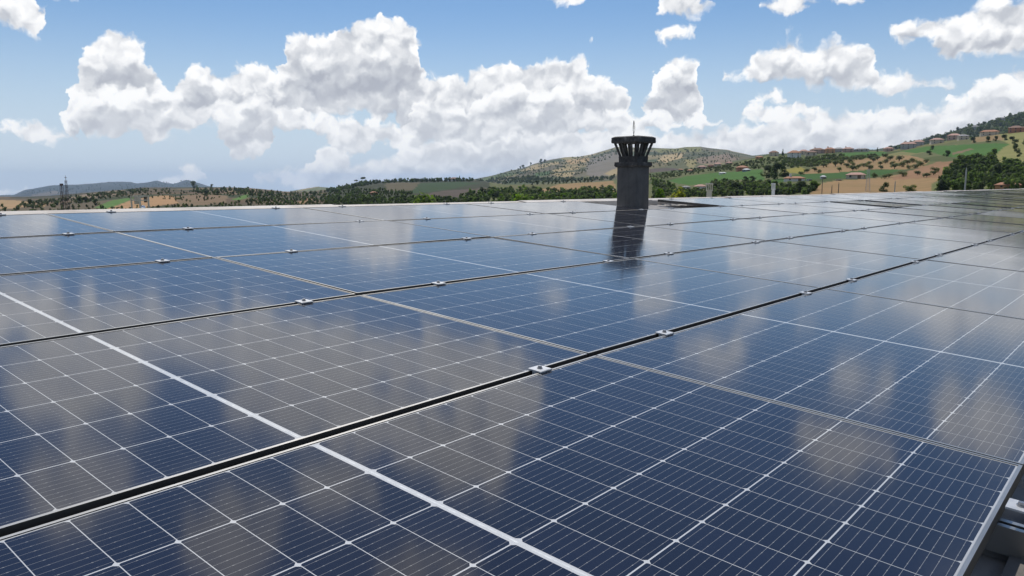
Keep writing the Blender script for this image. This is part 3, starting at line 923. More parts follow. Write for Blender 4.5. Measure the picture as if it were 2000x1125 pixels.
# ------------------------------------------------------------------ trees
def leafmat(name, c0, c1, c2):
    def f(t, bs):
        geo = t.n('ShaderNodeNewGeometry')
        inf = t.n('ShaderNodeObjectInfo')
        a = t.m('ADD', t.m('MULTIPLY', t.noise(geo.outputs['Position'], .35, 3, .6), .5), t.m('MULTIPLY', t.noise(geo.outputs['Position'], .055, 2, .6), .5))
        a = t.mapr(a, .36, .64, .1, .9)
        isl = geo.outputs['Random Per Island']
        c = t.ramp(t.m('ADD', t.m('MULTIPLY', a, .6), t.m('MULTIPLY', isl, .4)), [(.25, c0), (.5, c1), (.78, c2)])
        t.put(bs.inputs['Base Color'], c)
        bs.inputs['Roughness'].default_value = .75
        bs.inputs['Specular IOR Level'].default_value = .2
        tr = t.n('ShaderNodeBsdfTranslucent'); t.put(tr.inputs[0], t.v('MULTIPLY', c, (1.7, 1.9, .8)))
        mx = t.n('ShaderNodeMixShader'); mx.inputs[0].default_value = .5
        out = t.t.nodes['Material Output']
        t.t.links.new(bs.outputs[0], mx.inputs[1]); t.t.links.new(tr.outputs[0], mx.inputs[2]); t.t.links.new(mx.outputs[0], out.inputs[0])
    material(name, f)
leafmat('leaf_dark', (.042,.056,.032), (.060,.082,.042), (.085,.114,.054))
leafmat('leaf_mid', (.070,.100,.036), (.100,.145,.050), (.145,.190,.066))
leafmat('leaf_olive', (.070,.084,.052), (.105,.120,.072), (.145,.16,.098))
leafmat('leaf_lime', (.055,.10,.012), (.10,.165,.022), (.16,.22,.04))
leafmat('leaf_yellow', (.12,.13,.02), (.20,.20,.03), (.30,.27,.05))
def m_bark(t, bs):
    geo = t.n('ShaderNodeNewGeometry').outputs['Position']
    t.put(bs.inputs['Base Color'], t.ramp(t.noise(geo, 3, 4), [(.3, (.05, .04, .03)), (.7, (.11, .09, .07))])); bs.inputs['Roughness'].default_value = .95
material('bark', m_bark)
def crown_arrays(kind, n, seed):
    """leaf clumps of a crown, unit height 1, base of the tree at 0"""
    r = np.random.default_rng(seed)
    lobes = []
    if kind == 'cypress':
        for k in range(9):
            h_ = .12 + .86 * k / 9
            lobes.append((0, 0, h_, .11 * (1 - (k / 9) ** 1.6) + .02, .10))
    elif kind == 'umbrella':
        for k in range(8):
            a_ = r.uniform(0, 6.28); d = r.uniform(.05, .30)
            lobes.append((d * math.cos(a_), d * math.sin(a_), .84 + r.uniform(-.04, .05), .17, .10))
    elif kind == 'olive':
        for k in range(8):
            a_ = r.uniform(0, 6.28); d = r.uniform(.05, .36)
            lobes.append((d * math.cos(a_), d * math.sin(a_), .47 + r.uniform(-.18, .24), r.uniform(.22, .32), r.uniform(.20, .27)))
    else:
        for k in range(11):
            a_ = r.uniform(0, 6.28); d = r.uniform(.02, .27); z = r.uniform(.14, .84)
            d *= 1.15 - abs(z - .5)
            s_ = r.uniform(.13, .21)
            lobes.append((d * math.cos(a_), d * math.sin(a_), z, s_, s_ * .85))
    w_ = np.array([l_[3] ** 2 for l_ in lobes]); w_ /= w_.sum()
    li = r.choice(len(lobes), n, p=w_)
    L_ = np.array(lobes)[li]
    d = r.normal(size=(n, 3)); d /= np.linalg.norm(d, axis=1)[:, None]
    rad = r.uniform(.55, 1.08, n)[:, None]
    c = L_[:, :3] + d * rad * np.stack([L_[:, 3], L_[:, 3], L_[:, 4]], 1)
    c[:, 2] = np.clip(c[:, 2], .07, 1.02)
    sz = r.uniform(.5, 1.25, n) * (1.15 / math.sqrt(n)) * (.6 if kind == 'cypress' else 1.0)
    nrm = d + r.normal(size=(n, 3)) * .5 + np.array([0, 0, .75]); nrm /= np.linalg.norm(nrm, axis=1)[:, None]
    up = np.where(np.abs(nrm[:, 2:3]) > .9, [[1, 0, 0]], [[0, 0, 1]])
    x = np.cross(nrm, up); x /= np.linalg.norm(x, axis=1)[:, None]; y = np.cross(nrm, x)
    an = r.uniform(0, 6.28, n)[:, None]
    x, y = x * np.cos(an) + y * np.sin(an), y * np.cos(an) - x * np.sin(an)
    s_ = sz[:, None]
    V = np.stack([c - x * s_ - y * s_ * .5, c + x * s_ * .7 - y * s_ * .8, c + x * s_ + y * s_ * .5, c - x * s_ * .6 + y * s_ * .8], 1).reshape(-1, 3)
    return V, np.arange(4 * n).reshape(-1, 4)
def trunk_mesh(kind, seed):
    r = random.Random(seed)
    mb = MB()
    top = {'cypress': .3, 'umbrella': .78, 'olive': .34}.get(kind, .42)
    rb = {'olive': .045, 'cypress': .02, 'umbrella': .022}.get(kind, .032)
    mb.bar((0, 0, -.04), (.01, 0, top * .5), rb, rb * .75, 7)
    mb.bar((.01, 0, top * .5), (.0, .01, top), rb * .75, rb * .5, 7)
    for k in range(4):
        a_ = k * 1.57 + r.uniform(-.5, .5); d = .16 if kind != 'cypress' else .03
        mb.bar((0, 0, top * r.uniform(.7, .95)), (d * math.cos(a_), d * math.sin(a_), top + r.uniform(.1, .25)), rb * .42, rb * .16, 5)
    return mb.mesh('trunk', 'bark')
LEAF = {'broad': 'leaf_mid', 'dark': 'leaf_dark', 'olive': 'leaf_olive', 'cypress': 'leaf_dark', 'umbrella': 'leaf_dark', 'lime': 'leaf_lime', 'yellow': 'leaf_yellow'}
PROTO = {}
for kind in LEAF:
    for s_ in range(3):
        V, Q = crown_arrays(kind, 900 if kind in ('broad', 'dark', 'lime') else 500, hash(kind) % 91 + s_ * 13 if False else (len(kind) * 7 + s_ * 13))
        PROTO[kind, s_] = (big_mesh('crown', V, Q, LEAF[kind]), trunk_mesh(kind, s_))
WOODP = {}
for kind in LEAF:
    for s_ in range(4):
        WOODP[kind, s_] = crown_arrays(kind, 170, 200 + len(kind) * 9 + s_)
def tree(name, loc, height, kind, label, group=None, wide=1.0):
    root = empty(name, Vector(loc) - Vector((0, 0, .09 * height)), random.uniform(0, 6.28))
    height *= random.uniform(.92, 1.15); wide *= random.uniform(.85, 1.2)
    root.scale = (height * wide, height * wide, height)
    cm, tm = PROTO[kind, random.randrange(3)]
    inst('trunk', tm, root); inst('crown', cm, root)
    tag(root, label, 'tree', group)
    return root
def wood(name, label, layer, poly, n, hts, kinds, rmin=0, wide=1.0):
    p = np.array(poly, float)
    x0, y0 = p.min(0); x1, y1 = p.max(0)
    by = {}
    got = 0; tries = 0
    while got < n and tries < n * 40:
        tries += 1
        x, y = rng.uniform(x0, x1), rng.uniform(y0, y1)
        if not inpoly(np.array([x]), np.array([y]), poly)[0]: continue
        loc, r = ground_at(x, y, layer)
        if r < rmin: continue
        h_ = rng.uniform(*hts) * r / F_PX; kd = kinds[rng.integers(len(kinds))]
        V, Q = WOODP[kd, int(rng.integers(4))]
        a_ = rng.uniform(0, 6.28); ca_, sa_ = math.cos(a_), math.sin(a_)
        w2 = rng.uniform(.85, 1.3) * wide
        X = np.stack([(V[:, 0] * ca_ - V[:, 1] * sa_) * h_ * w2 + loc.x, (V[:, 0] * sa_ + V[:, 1] * ca_) * h_ * w2 + loc.y, V[:, 2] * h_ * 1.05 - .06 * h_ + loc.z], 1)
        by.setdefault(LEAF[kd], []).append(X)
        got += 1
    root = None
    allV = []; mats = []; mi = []
    for m_, lst in by.items():
        mats.append(m_); X = np.concatenate(lst)
        allV.append(X); mi += [len(mats) - 1] * (len(X) // 4)
    V = np.concatenate(allV)
    me = big_mesh(name, V, np.arange(len(V)).reshape(-1, 4), mats[0])
    for m_ in mats[1:]: me.materials.append(MATS[m_])
    me.polygons.foreach_set('material_index', np.array(mi, 'i'))
    o = bpy.data.objects.new(name, me); COL.objects.link(o)
    tag(o, label, 'woodland', kind='stuff')
    return o
MIX = ['broad', 'broad', 'dark', 'dark', 'olive', 'broad']
wood('valley_wood', 'mixed green wood beyond the roof ridge left of the chimney', 1, [(900,386),(960,376),(1040,374),(1120,376),(1210,372),(1210,396),(900,400)], 440, (7, 16), MIX + ['lime'])
wood('valley_wood', 'bluish dark wood filling the valley left of the bright tree', 1, [(640,391),(700,388),(820,388),(900,391),(900,402),(640,406)], 380, (5, 11), ['dark', 'dark', 'broad'])
wood('ridge_wood', 'dark trees crowning the low ridge left of centre', 1, [(640,373),(676,366.5),(720,358),(760,355),(800,354),(880,353.2),(930,352.5),(930,354.5),(820,356),(750,358),(720,362),(690,369),(650,378)], 300, (4, 8), ['dark', 'dark', 'dark', 'broad'])
wood('ridge_wood', 'dark woods on the slope below the red house', 1, [(640,380),(700,370),(750,372),(800,376),(820,380),(700,386),(640,390)], 260, (3.5, 7), ['dark', 'dark', 'broad'])
wood('hill_wood', 'dark wooded strip at the foot of the central hill', 2, [(930,356),(960,350),(1050,348),(1150,350),(1200,345),(1200,352),(1060,357),(980,360)], 320, (3.5, 7), ['dark', 'dark', 'olive'])
wood('hill_scrub', 'blue green scrub and hedges on the central hill', 2, [(960,346),(1010,333),(1060,321),(1110,310),(1160,303),(1200,292),(1212,290),(1212,300),(1150,325),(1140,345),(1000,349)], 420, (1.6, 4.2), ['dark', 'olive', 'olive'])
wood('hill_scrub', 'scrub and hedgerows on the hill right of the chimney', 2, [(1272,295),(1340,291),(1420,297),(1450,308),(1420,318),(1340,322),(1272,328)], 280, (1.6, 4), ['dark', 'olive'])
wood('hill_wood', 'wooded dark slope rising at the right edge behind the village', 2, [(1700,294),(1790,277),(1841,260),(1909,241),(1976,222),(2060,205),(2060,262),(1950,266),(1850,276),(1760,292)], 700, (4, 8), ['dark', 'dark', 'broad', 'olive'])
wood('orchard_wood', 'olive groves and hedges below the village right of the chimney', 1, [(1268,343),(1330,334),(1400,326),(1480,312),(1490,330),(1441,333),(1397,335),(1347,341),(1300,350),(1268,352)], 330, (3, 5), ['olive', 'olive', 'dark'], wide=1.2)
wood('garden_wood', 'mixed trees around the hilltop houses', 1, [(1475,313),(1500,309),(1560,310),(1640,303),(1642,306),(1640,312),(1600,318),(1560,322),(1520,318),(1490,322)], 230, (3, 6), ['dark', 'olive', 'broad'])
wood('garden_wood', 'olive trees thickly planted below the white hilltop house', 1, [(1530,316),(1640,309),(1700,306),(1730,306),(1690,310),(1640,316),(1606,323),(1560,328),(1532,328)], 130, (5, 8), ['olive', 'olive', 'broad'], wide=1.2)
wood('valley_wood', 'dense green trees in front of the bright green field', 1, [(1275,356),(1310,366),(1326,376),(1378,378),(1384,362),(1440,362),(1500,362),(1520,367),(1570,368),(1590,370),(1575,382),(1480,384),(1300,390),(1275,392)], 430, (9, 15), MIX + ['dark'])
wood('slope_wood', 'large dense green wood on the right slope below the meadow', 1, [(1850,330),(1880,314),(1920,308),(1960,326),(2010,326),(2120,330),(2120,372),(1815,374),(1835,350)], 380, (10, 22), ['broad', 'broad', 'dark', 'dark', 'broad'])
wood('hedge_wood', 'dark hedgerows and copses over the hills at the left', 1, [(40,400),(120,390),(200,380),(250,374),(290,370),(300,376),(240,384),(180,396),(120,404),(40,408)], 260, (3, 6.5), ['dark', 'dark', 'olive'])
wood('hedge_wood', 'dark copses in the dip left of centre', 1, [(380,372),(470,369),(560,377),(640,376),(640,404),(540,404),(470,396),(520,386),(470,380),(400,382)], 520, (3, 7), ['dark', 'dark', 'dark', 'broad'])
wood('hedge_wood', 'low scrub along the foot of the left hills', 1, [(-60,404),(150,404),(250,408),(360,402),(460,398),(640,402),(640,412),(-60,420)], 260, (4, 7), ['dark', 'olive', 'broad'])
wood('hedge_wood', 'rows of dark trees between the brown fields at the left', 1, [(230,378),(300,370),(420,370),(500,374),(560,380),(540,390),(440,386),(380,396),(300,388),(240,390)], 200, (2.5, 5), ['dark', 'dark', 'olive'])
wood('far_wood', 'dark specks of trees on the far blue ridge', 3, [(40,380),(110,364),(225,357),(300,358),(372,353),(410,364),(300,372),(100,382)], 160, (1.5, 3.2), ['dark'])
# single trees ------------------------------------------------------
def gt(name, x, y, hpx, kind, label, group=None, layer=1, wide=1.0):
    loc, r = ground_at(x, y, layer)
    return tree(name, loc, hpx * r / F_PX / .98, kind, label, group, wide)
olives = [(1594,337),(1603,326),(1626,324),(1637,322),(1634,334),(1648,327),(1655,318),(1659,323),(1637,318),(1660,333),(1670,329),(1680,325),(1690,321),(1698,316),(1706,312),(1712,322),(1692,330),(1714,330),(1722,318),(1735,322),(1740,329),(1748,314),(1756,325),(1764,320),(1775,316),(1786,321),(1800,317),(1780,328),(1790,324),(1768,329),(1730,312),(1652,313),(1586,334),(1571,336),(1560,341)]
ORD = lambda i: ordinal(i) if i < 26 else ['twenty-seventh','twenty-eighth','twenty-ninth','thirtieth','thirty-first','thirty-second','thirty-third','thirty-fourth','thirty-fifth','thirty-sixth'][i - 26]
for i, (x, y) in enumerate(sorted(olives)):
    gt('olive_tree', x, y + 1, random.uniform(8.5, 11.5), 'olive', 'small dark olive tree on the golden hillside field, %s from the left' % ORD(i), 'olive trees on the golden field', wide=1.15)
for i, (x, y) in enumerate(sorted([(1758,345),(1785,342),(1803,346),(1820,337),(1816,342),(1722,349),(1701,347),(1730,347)])):
    gt('olive_tree', x, y, random.uniform(9, 13), 'olive', 'dark round tree on the brown stubble slope at right, %s from the left' % ordinal(i), 'trees on the brown stubble slope', wide=1.15)
for i, (x, y) in enumerate(sorted([(1987,283),(1971,284),(1973,296),(1977,306),(1928,310),(1963,276),(1948,274),(1930,276),(1917,278),(1888,279)])):
    gt('field_tree', x, y, random.uniform(9, 13), 'dark', 'dark bushy tree on the upper meadow near the right edge, %s from the left' % ordinal(i), 'trees on the upper meadow', wide=1.1)
for i, x in enumerate([1040,1050,1062,1072,1079,1087,1094,1101,1108,1117,1125,1133,1141,1148,1156]):
    gt('roadside_tree', x, 361 - i * .38, random.uniform(6, 9), 'dark', 'dark round tree in the roadside row by the chimney, %s from the left' % ordinal(i), 'roadside trees above the golden field', wide=1.1)
big = [
 ('dark_tree', 1510, 350, 36, 'dark', 'large dark tree clump at the right end of the green field', 1.15),
 ('dark_tree', 1527, 345, 27, 'dark', 'second dark tree merging with the large clump by the green field', 1.1),
 ('dark_tree', 1493, 348, 24, 'dark', 'smaller dark tree at the left foot of the large clump', 1.1),
 ('dark_tree', 1436, 379, 28, 'dark', 'broad dark tree below the green field, right of the cream chimney', 1.3),
 ('dark_tree', 1466, 354, 12, 'dark', 'low dark tree on the lower edge of the green field', 1.6),
 ('dark_tree', 1452, 354, 10, 'dark', 'leftmost low dark tree on the lower edge of the green field', 1.5),
 ('dark_tree', 1412, 356, 9, 'dark', 'small dark tree at the lower left edge of the green field', 1.5),
 ('dark_tree', 1540, 378, 22, 'dark', 'dark tree between the white vent stack and the lime tree', 1.3),
 ('dark_tree', 1560, 376, 22, 'dark', 'dark tree just left of the lime tree', 1.3),
 ('lime_tree', 1584, 371, 17, 'lime', 'bright lime green tree left of the lower golden field', 1.5),
 ('round_tree', 1722, 374, 20, 'dark', 'dark round tree at the bottom of the golden field', 1.2),
 ('hedge_tree', 1772, 375, 15, 'broad', 'wide low green bush by the ridge below the golden field', 1.9),
 ('dark_tree', 1810, 292, 9, 'dark', 'dark tree at the upper left corner of the hill meadow', 1.6),
 ('dark_tree', 1805, 303, 10, 'dark', 'dark tree under the upper green field', 1.5),
 ('dark_tree', 1838, 306, 12, 'dark', 'taller dark tree under the upper green field', 1.3),
 ('cypress_tree', 1523, 304, 13, 'cypress', 'slim cypress just left of the white hilltop house', 1.2),
 ('cypress_tree', 1705, 296, 9, 'cypress', 'slim cypress on the skyline right of the long grey roof', 1.2),
 ('umbrella_tree', 712, 357, 14, 'umbrella', 'umbrella shaped pine alone on the skyline left of centre', 1.0),
 ('umbrella_tree', 700, 360, 9, 'umbrella', 'smallest umbrella pine at the left end of the wooded ridge', 1.0),
 ('dark_tree', 900, 353, 10, 'cypress', 'dark pointed tree beside the tan farmhouse on the ridge', 1.6),
 ('skyline_tree', 941, 352, 6, 'dark', 'small tree on the skyline where the central hill begins', 1.1),
 ('skyline_tree', 926, 352, 6, 'dark', 'small tree on the skyline right of the tan farmhouse', 1.1),
 ('skyline_tree', 387, 368, 14, 'dark', 'dark tree on the left hill just below the far blue peak', 1.1),
 ('skyline_tree', 419, 367, 7, 'dark', 'small lone tree on the left skyline right of the blue peak', 1.1),
 ('copse_tree', 408, 381, 11, 'dark', 'left one of two dark trees below the left skyline', 1.2),
 ('copse_tree', 431, 381, 10, 'dark', 'right one of two dark trees below the left skyline', 1.2),
 ('copse_tree', 405, 392, 8, 'dark', 'single dark tree on the brown slope left of centre', 1.1),
 ('copse_tree', 195, 402, 12, 'dark', 'round dark tree right of the lattice masts', 1.2),
 ('copse_tree', 66, 404, 14, 'dark', 'dark tree by the golden field at the left edge', 1.2),
 ('copse_tree', 88, 401, 11, 'dark', 'dark tree between the golden field and the lattice masts', 1.1),
 ('copse_tree', 162, 397, 14, 'dark', 'tallest dark tree of the hedge right of the masts', 1.2),
 ('copse_tree', 173, 396, 12, 'dark', 'right neighbour of the tallest hedge tree', 1.2),
]
for (nm, x, y, hp, kd, lb_, wd) in big:
    gt(nm, x, y, hp, kd, lb_, None, 1, wd)
for i, (x, y, hp) in enumerate([(1000,334,5),(1018,329,6),(1024,328,8),(1038,322,7),(1058,318,9),(1064,317,8)]):
    gt('skyline_tree', x, y + 1, hp, 'dark', 'dark tree on the left skyline of the central hill, %s from the left' % ordinal(i), 'trees on the central hill skyline', 2, 1.1)
# trees right behind the building: only their tops clear the ridge
def near(name, x, ytop, r, wpx, kind, label):
    top = at(x, ytop, r)
    g_ = ground_z(x, r)
    h_ = top[2] - g_.z
    wd = wpx * r / F_PX / (h_ * .74)
    return tree(name, g_, h_, kind, label, None, wd)
near('bright_tree', 820, 371, 95, 62, 'broad', 'green tree top standing above the ridge left of centre')
near('lime_tree', 1013, 378, 110, 52, 'lime', 'yellow green tree top above the ridge left of the chimney')
near('lime_tree', 137, 403, 60, 26, 'lime', 'lime green sprig above the ridge under the lattice masts')
near('lime_tree', 465, 396, 70, 44, 'lime', 'lime green bush top above the ridge right of the roof cowl')
near('bush', 322, 397, 80, 44, 'broad', 'green bush top above the ridge just right of the roof cowl')
near('bush', 366, 400, 90, 40, 'broad', 'darker green bush top above the ridge left of the lime bush')
near('bush', 392, 400, 90, 22, 'dark', 'smallest dark bush top above the ridge left of the lime bush')
near('yellow_tree', 1325, 369, 130, 34, 'yellow', 'yellow green tree below the white farm right of the chimney')
near('yellow_tree', 1346, 372, 130, 30, 'yellow', 'second yellow tree top beside the cream slatted chimney')
near('lime_tree', 1283, 368, 120, 26, 'lime', 'lime green tree top touching the right side of the chimney')
near('bright_tree', 940, 390, 120, 40, 'lime', 'low yellow green tree top left of the larger lime tree')
# ------------------------------------------------------------------ houses
def plain(name, c0, c1, rough=.85, scale=.8):
    def f(t, bs):
        geo = t.n('ShaderNodeNewGeometry').outputs['Position']
        t.put(bs.inputs['Base Color'], t.ramp(t.noise(geo, scale, 5, .6), [(.3, c0), (.7, c1)])); bs.inputs['Roughness'].default_value = rough
    material(name, f)
plain('wall_white', (.60, .59, .56), (.74, .73, .70)); plain('wall_cream', (.50, .43, .33), (.60, .53, .41)); plain('wall_pink', (.46, .31, .25), (.54, .38, .31))
plain('wall_orange', (.52, .27, .13), (.60, .33, .17)); plain('wall_grey', (.36, .35, .33), (.46, .45, .42)); plain('wall_brick', (.36, .15, .09), (.46, .21, .13))
plain('roof_tile', (.34, .16, .09), (.48, .25, .15), .9, 1.5); plain('roof_brown', (.20, .12, .085), (.30, .185, .13), .9, 1.5); plain('roof_pink', (.44, .26, .20), (.54, .34, .27), .9, 1.5)
plain('roof_grey', (.26, .25, .24), (.36, .35, .33), .9, 1.5); plain('roof_white', (.62, .62, .60), (.74, .74, .72)); plain('shed_blue', (.16, .20, .26), (.22, .27, .33))
material('window_glass', lambda t, bs: (setattr(bs.inputs['Base Color'], 'default_value', (.035, .04, .05, 1)), setattr(bs.inputs['Roughness'], 'default_value', .15)))
plain('shutter', (.12, .09, .06), (.17, .13, .09)); plain('galvanised', (.34, .34, .34), (.46, .46, .45), .5); plain('mast_paint', (.085, .05, .045), (.13, .08, .07), .7); plain('stack_cream', (.52, .48, .39), (.66, .61, .51))
plain('wood_pole', (.12, .10, .08), (.2, .17, .14))
WINM = MB().box(-.5, .5, -.06, .03, 0, 1.25).mesh('window', 'window_glass')
DOORM = MB().box(-.55, .55, -.06, .03, 0, 2.1).mesh('door', 'shutter')
def house(name, x, yb, wpx, hpx, wallm, roofm, label, layer=1, storeys=2, roof='hip', depth=.75, rz=0.0, chimney=False, group=None):
    loc, r = ground_at(x, yb, layer)
    m_ = r / F_PX
    L_ = wpx * m_; D_ = L_ * depth; total = hpx * m_
    rh = min(total * .32, D_ * .28)
    wh = total - rh
    face = math.atan2(CAM[1] - loc.y, CAM[0] - loc.x) + math.pi / 2 + rz
    root = empty(name, loc, face)
    tag(root, label, 'house' if name not in ('shed', 'greenhouse') else name, group)
    a, b = L_ / 2, D_ / 2
    MB().box(-a, a, -b, b, -1.5, wh).build('wall', wallm, root)
    o_ = min(.5, L_ * .05)
    if roof == 'flat':
        rf_ = MB().box(-a - o_, a + o_, -b - o_, b + o_, wh, wh + rh * .4).build('roof', roofm, root)
    else:
        c_ = a - b * .85 if roof == 'hip' else a + o_
        c_ = max(c_, a * .15)
        vs_ = [(-a - o_, -b - o_, wh - .1), (a + o_, -b - o_, wh - .1), (a + o_, b + o_, wh - .1), (-a - o_, b + o_, wh - .1), (-c_, 0, wh + rh), (c_, 0, wh + rh)]
        vs_ += [(v[0], v[1], wh - .28) for v in vs_[:4]]
        rf_ = mesh_obj('roof', vs_, [(0, 1, 5, 4), (1, 2, 5), (2, 3, 4, 5), (3, 0, 4), (6, 7, 1, 0), (7, 8, 2, 1), (8, 9, 3, 2), (9, 6, 0, 3), (9, 8, 7, 6)], roofm, root)
        if chimney:
            MB().box(-a * .4 - .35, -a * .4 + .35, -.35, .35, wh + rh * .3, wh + rh + .9).build('chimney', wallm, rf_)
    nwin = max(2, min(5, int(L_ / 3.2)))
    sh_ = wh / storeys
    ws = min(1.35, sh_ * .5)
    for s_ in range(storeys):
        for k in range(nwin):
            wx = -a + (k + .5) * 2 * a / nwin
            if s_ == 0 and k == nwin // 2:
                d_ = inst('door', DOORM, root, (wx, -b, 0)); d_.scale = (1, 1, min(1, sh_ * .8 / 2.1)); continue
            w_ = inst('window', WINM, root, (wx, -b, s_ * sh_ + sh_ * .32)); w_.scale = (ws / 1.1, 1, ws / 1.2)
    for k in range(max(1, nwin - 1)):
        wy = -b + (k + .5) * 2 * b / max(1, nwin - 1)
        for s_ in range(storeys):
            w_ = inst('window', WINM, root, (a, wy, s_ * sh_ + sh_ * .32)); w_.rotation_euler = (0, 0, math.pi / 2); w_.scale = (ws / 1.1, 1, ws / 1.2)
    return root
house('house', 1545, 309, 20, 14, 'wall_white', 'roof_tile', 'white three-storey house with dark windows on the right ridge', storeys=3, rz=.25)
house('house', 1506, 305, 15, 10, 'wall_cream', 'roof_brown', 'tan house on the ridge left of the white three-storey house', rz=-.2)
house('house', 1563, 302, 15, 9, 'wall_cream', 'roof_pink', 'cream house with pinkish roof right of the white three-storey house', rz=.3)
house('house', 1577, 304, 19, 9, 'wall_cream', 'roof_brown', 'low cream house with wide roof below the big brown roof', storeys=1, rz=.1)
house('house', 1590, 300, 24, 10, 'wall_pink', 'roof_brown', 'house with the big brown hipped roof on the ridge', rz=-.1, chimney=True)
house('house', 1613, 299, 16, 10, 'wall_orange', 'roof_tile', 'orange walled house on the right ridge', rz=.2, chimney=True)
house('house', 1630, 297, 17, 8, 'wall_grey', 'roof_grey', 'grey roofed house right of the orange house', rz=-.2)
house('house', 1648, 297, 18, 8.5, 'wall_pink', 'roof_pink', 'house with the pink hipped roof on the skyline', rz=.1, chimney=True)
house('house', 1660, 296, 7, 4, 'wall_white', 'roof_white', 'small white outbuilding beside the pink roof', storeys=1, roof='flat')
house('house', 1675, 296, 22, 6, 'wall_grey', 'roof_grey', 'long low house with grey roof on the skyline', storeys=1, depth=.5)
house('house', 1726, 296, 14, 8, 'wall_pink', 'roof_pink', 'pink house at the right end of the skyline row', rz=.3)
house('house', 1547, 354, 34, 9, 'wall_white', 'roof_tile', 'white farmhouse with orange roof below the vineyard', storeys=1, depth=.5, rz=.15, chimney=True)
house('barn', 1666, 349, 29, 11, 'wall_cream', 'roof_pink', 'tan barn with wide roof between the vineyard and the stubble field', storeys=1, depth=.55, rz=-.2)
house('shed', 1603, 349, 10, 6, 'wall_white', 'roof_white', 'white shed half hidden by trees below the vineyard', storeys=1)
house('shed', 1576, 353, 9, 4, 'wall_white', 'roof_white', 'tiny white shed right of the orange roofed farmhouse', storeys=1, roof='flat')
house('shed', 1633, 353, 9, 3, 'wall_cream', 'roof_white', 'low pale shed at the top edge of the lower golden field', storeys=1, roof='flat')
house('apartment_block', 1764, 291, 24, 12, 'wall_grey', 'roof_pink', 'grey apartment block at the left corner of the upper green field', storeys=3, depth=.5)
house('house', 1783, 285, 17, 10, 'wall_grey', 'roof_pink', 'grey house with tan roof right of the apartment block', storeys=3)
house('house', 1818, 280, 19, 9, 'wall_cream', 'roof_pink', 'pale house with hipped roof above the upper green field', rz=.2)
house('house', 1851, 273, 20, 10, 'wall_pink', 'roof_pink', 'pink villa on the slope, left of a pair')
house('house', 1868, 273, 15, 9, 'wall_cream', 'roof_grey', 'cream villa on the slope, right of a pair', rz=.3)
house('house', 1918, 263, 26, 9, 'wall_cream', 'roof_tile', 'house with long orange roof high on the right slope', depth=.5, rz=.1)
house('house', 1968, 258, 20, 11, 'wall_brick', 'roof_brown', 'dark red brick house near the upper right edge')
house('house', 1992, 256, 18, 9, 'wall_brick', 'roof_brown', 'low brick house at the very right edge of the hill', storeys=1)
house('house', 1962, 368, 36, 10, 'wall_orange', 'roof_tile', 'house with orange roof among the trees just above the ridge at right', storeys=1, depth=.5)
house('house', 1890, 253, 11, 7, 'wall_grey', 'roof_grey', 'grey house on the wooded mountain slope', 2)
house('house', 1943, 236, 10, 6, 'wall_grey', 'roof_grey', 'small grey building near the mountain crest', 2)
house('house', 1446, 334, 20, 10, 'wall_brick', 'roof_tile', 'red brick farmhouse at the top of the bright green field', rz=.2)
house('shed', 1454, 335, 14, 5.5, 'shed_blue', 'roof_white', 'blue grey shed with white roof beside the red farmhouse', storeys=1)
house('greenhouse', 1408, 340, 13, 3.6, 'wall_white', 'roof_white', 'low white greenhouse on the upper edge of the green field', storeys=1, depth=.4)
house('house', 1368, 330, 16, 6.5, 'wall_pink', 'roof_pink', 'pinkish house in the valley hamlet right of the chimney', storeys=1)
house('house', 1385, 328, 12, 7, 'wall_brick', 'roof_brown', 'brown house in the middle of the valley hamlet')
house('house', 1398, 325, 13, 7, 'wall_cream', 'roof_pink', 'tallest cream house of the valley hamlet')
house('house', 1420, 321, 13, 5, 'wall_pink', 'roof_pink', 'upper pink house of the valley hamlet', storeys=1)
house('house', 1327, 334, 10, 4, 'wall_white', 'roof_tile', 'leftmost small house of the valley hamlet', storeys=1)
house('house', 1346, 336, 13, 5, 'wall_cream', 'roof_tile', 'low house with red roof left in the valley hamlet', storeys=1)
house('house', 1478, 311, 13, 6, 'wall_orange', 'roof_tile', 'orange house where the ridge meets the central hill', storeys=1)
house('house', 1338, 369, 16, 6, 'wall_white', 'roof_grey', 'left white farm building under the green field', storeys=1)
house('house', 1366, 370, 20, 9.5, 'wall_white', 'roof_pink', 'white farmhouse left of the cream slatted chimney', rz=.2)
house('shed', 1161, 375, 18, 4.5, 'wall_white', 'roof_white', 'long white shed below the golden field, left of two', storeys=1, depth=.4)
house('shed', 1187, 373, 23, 4.5, 'wall_white', 'roof_white', 'long white shed touching the chimney, right of two', storeys=1, depth=.4)
house('house', 733, 380, 14, 6, 'wall_brick', 'roof_tile', 'small red house among dark woods left of centre', storeys=1)
house('house', 890, 353.5, 20, 7, 'wall_cream', 'roof_brown', 'tan farmhouse on the ridge left of the central hill', storeys=1)

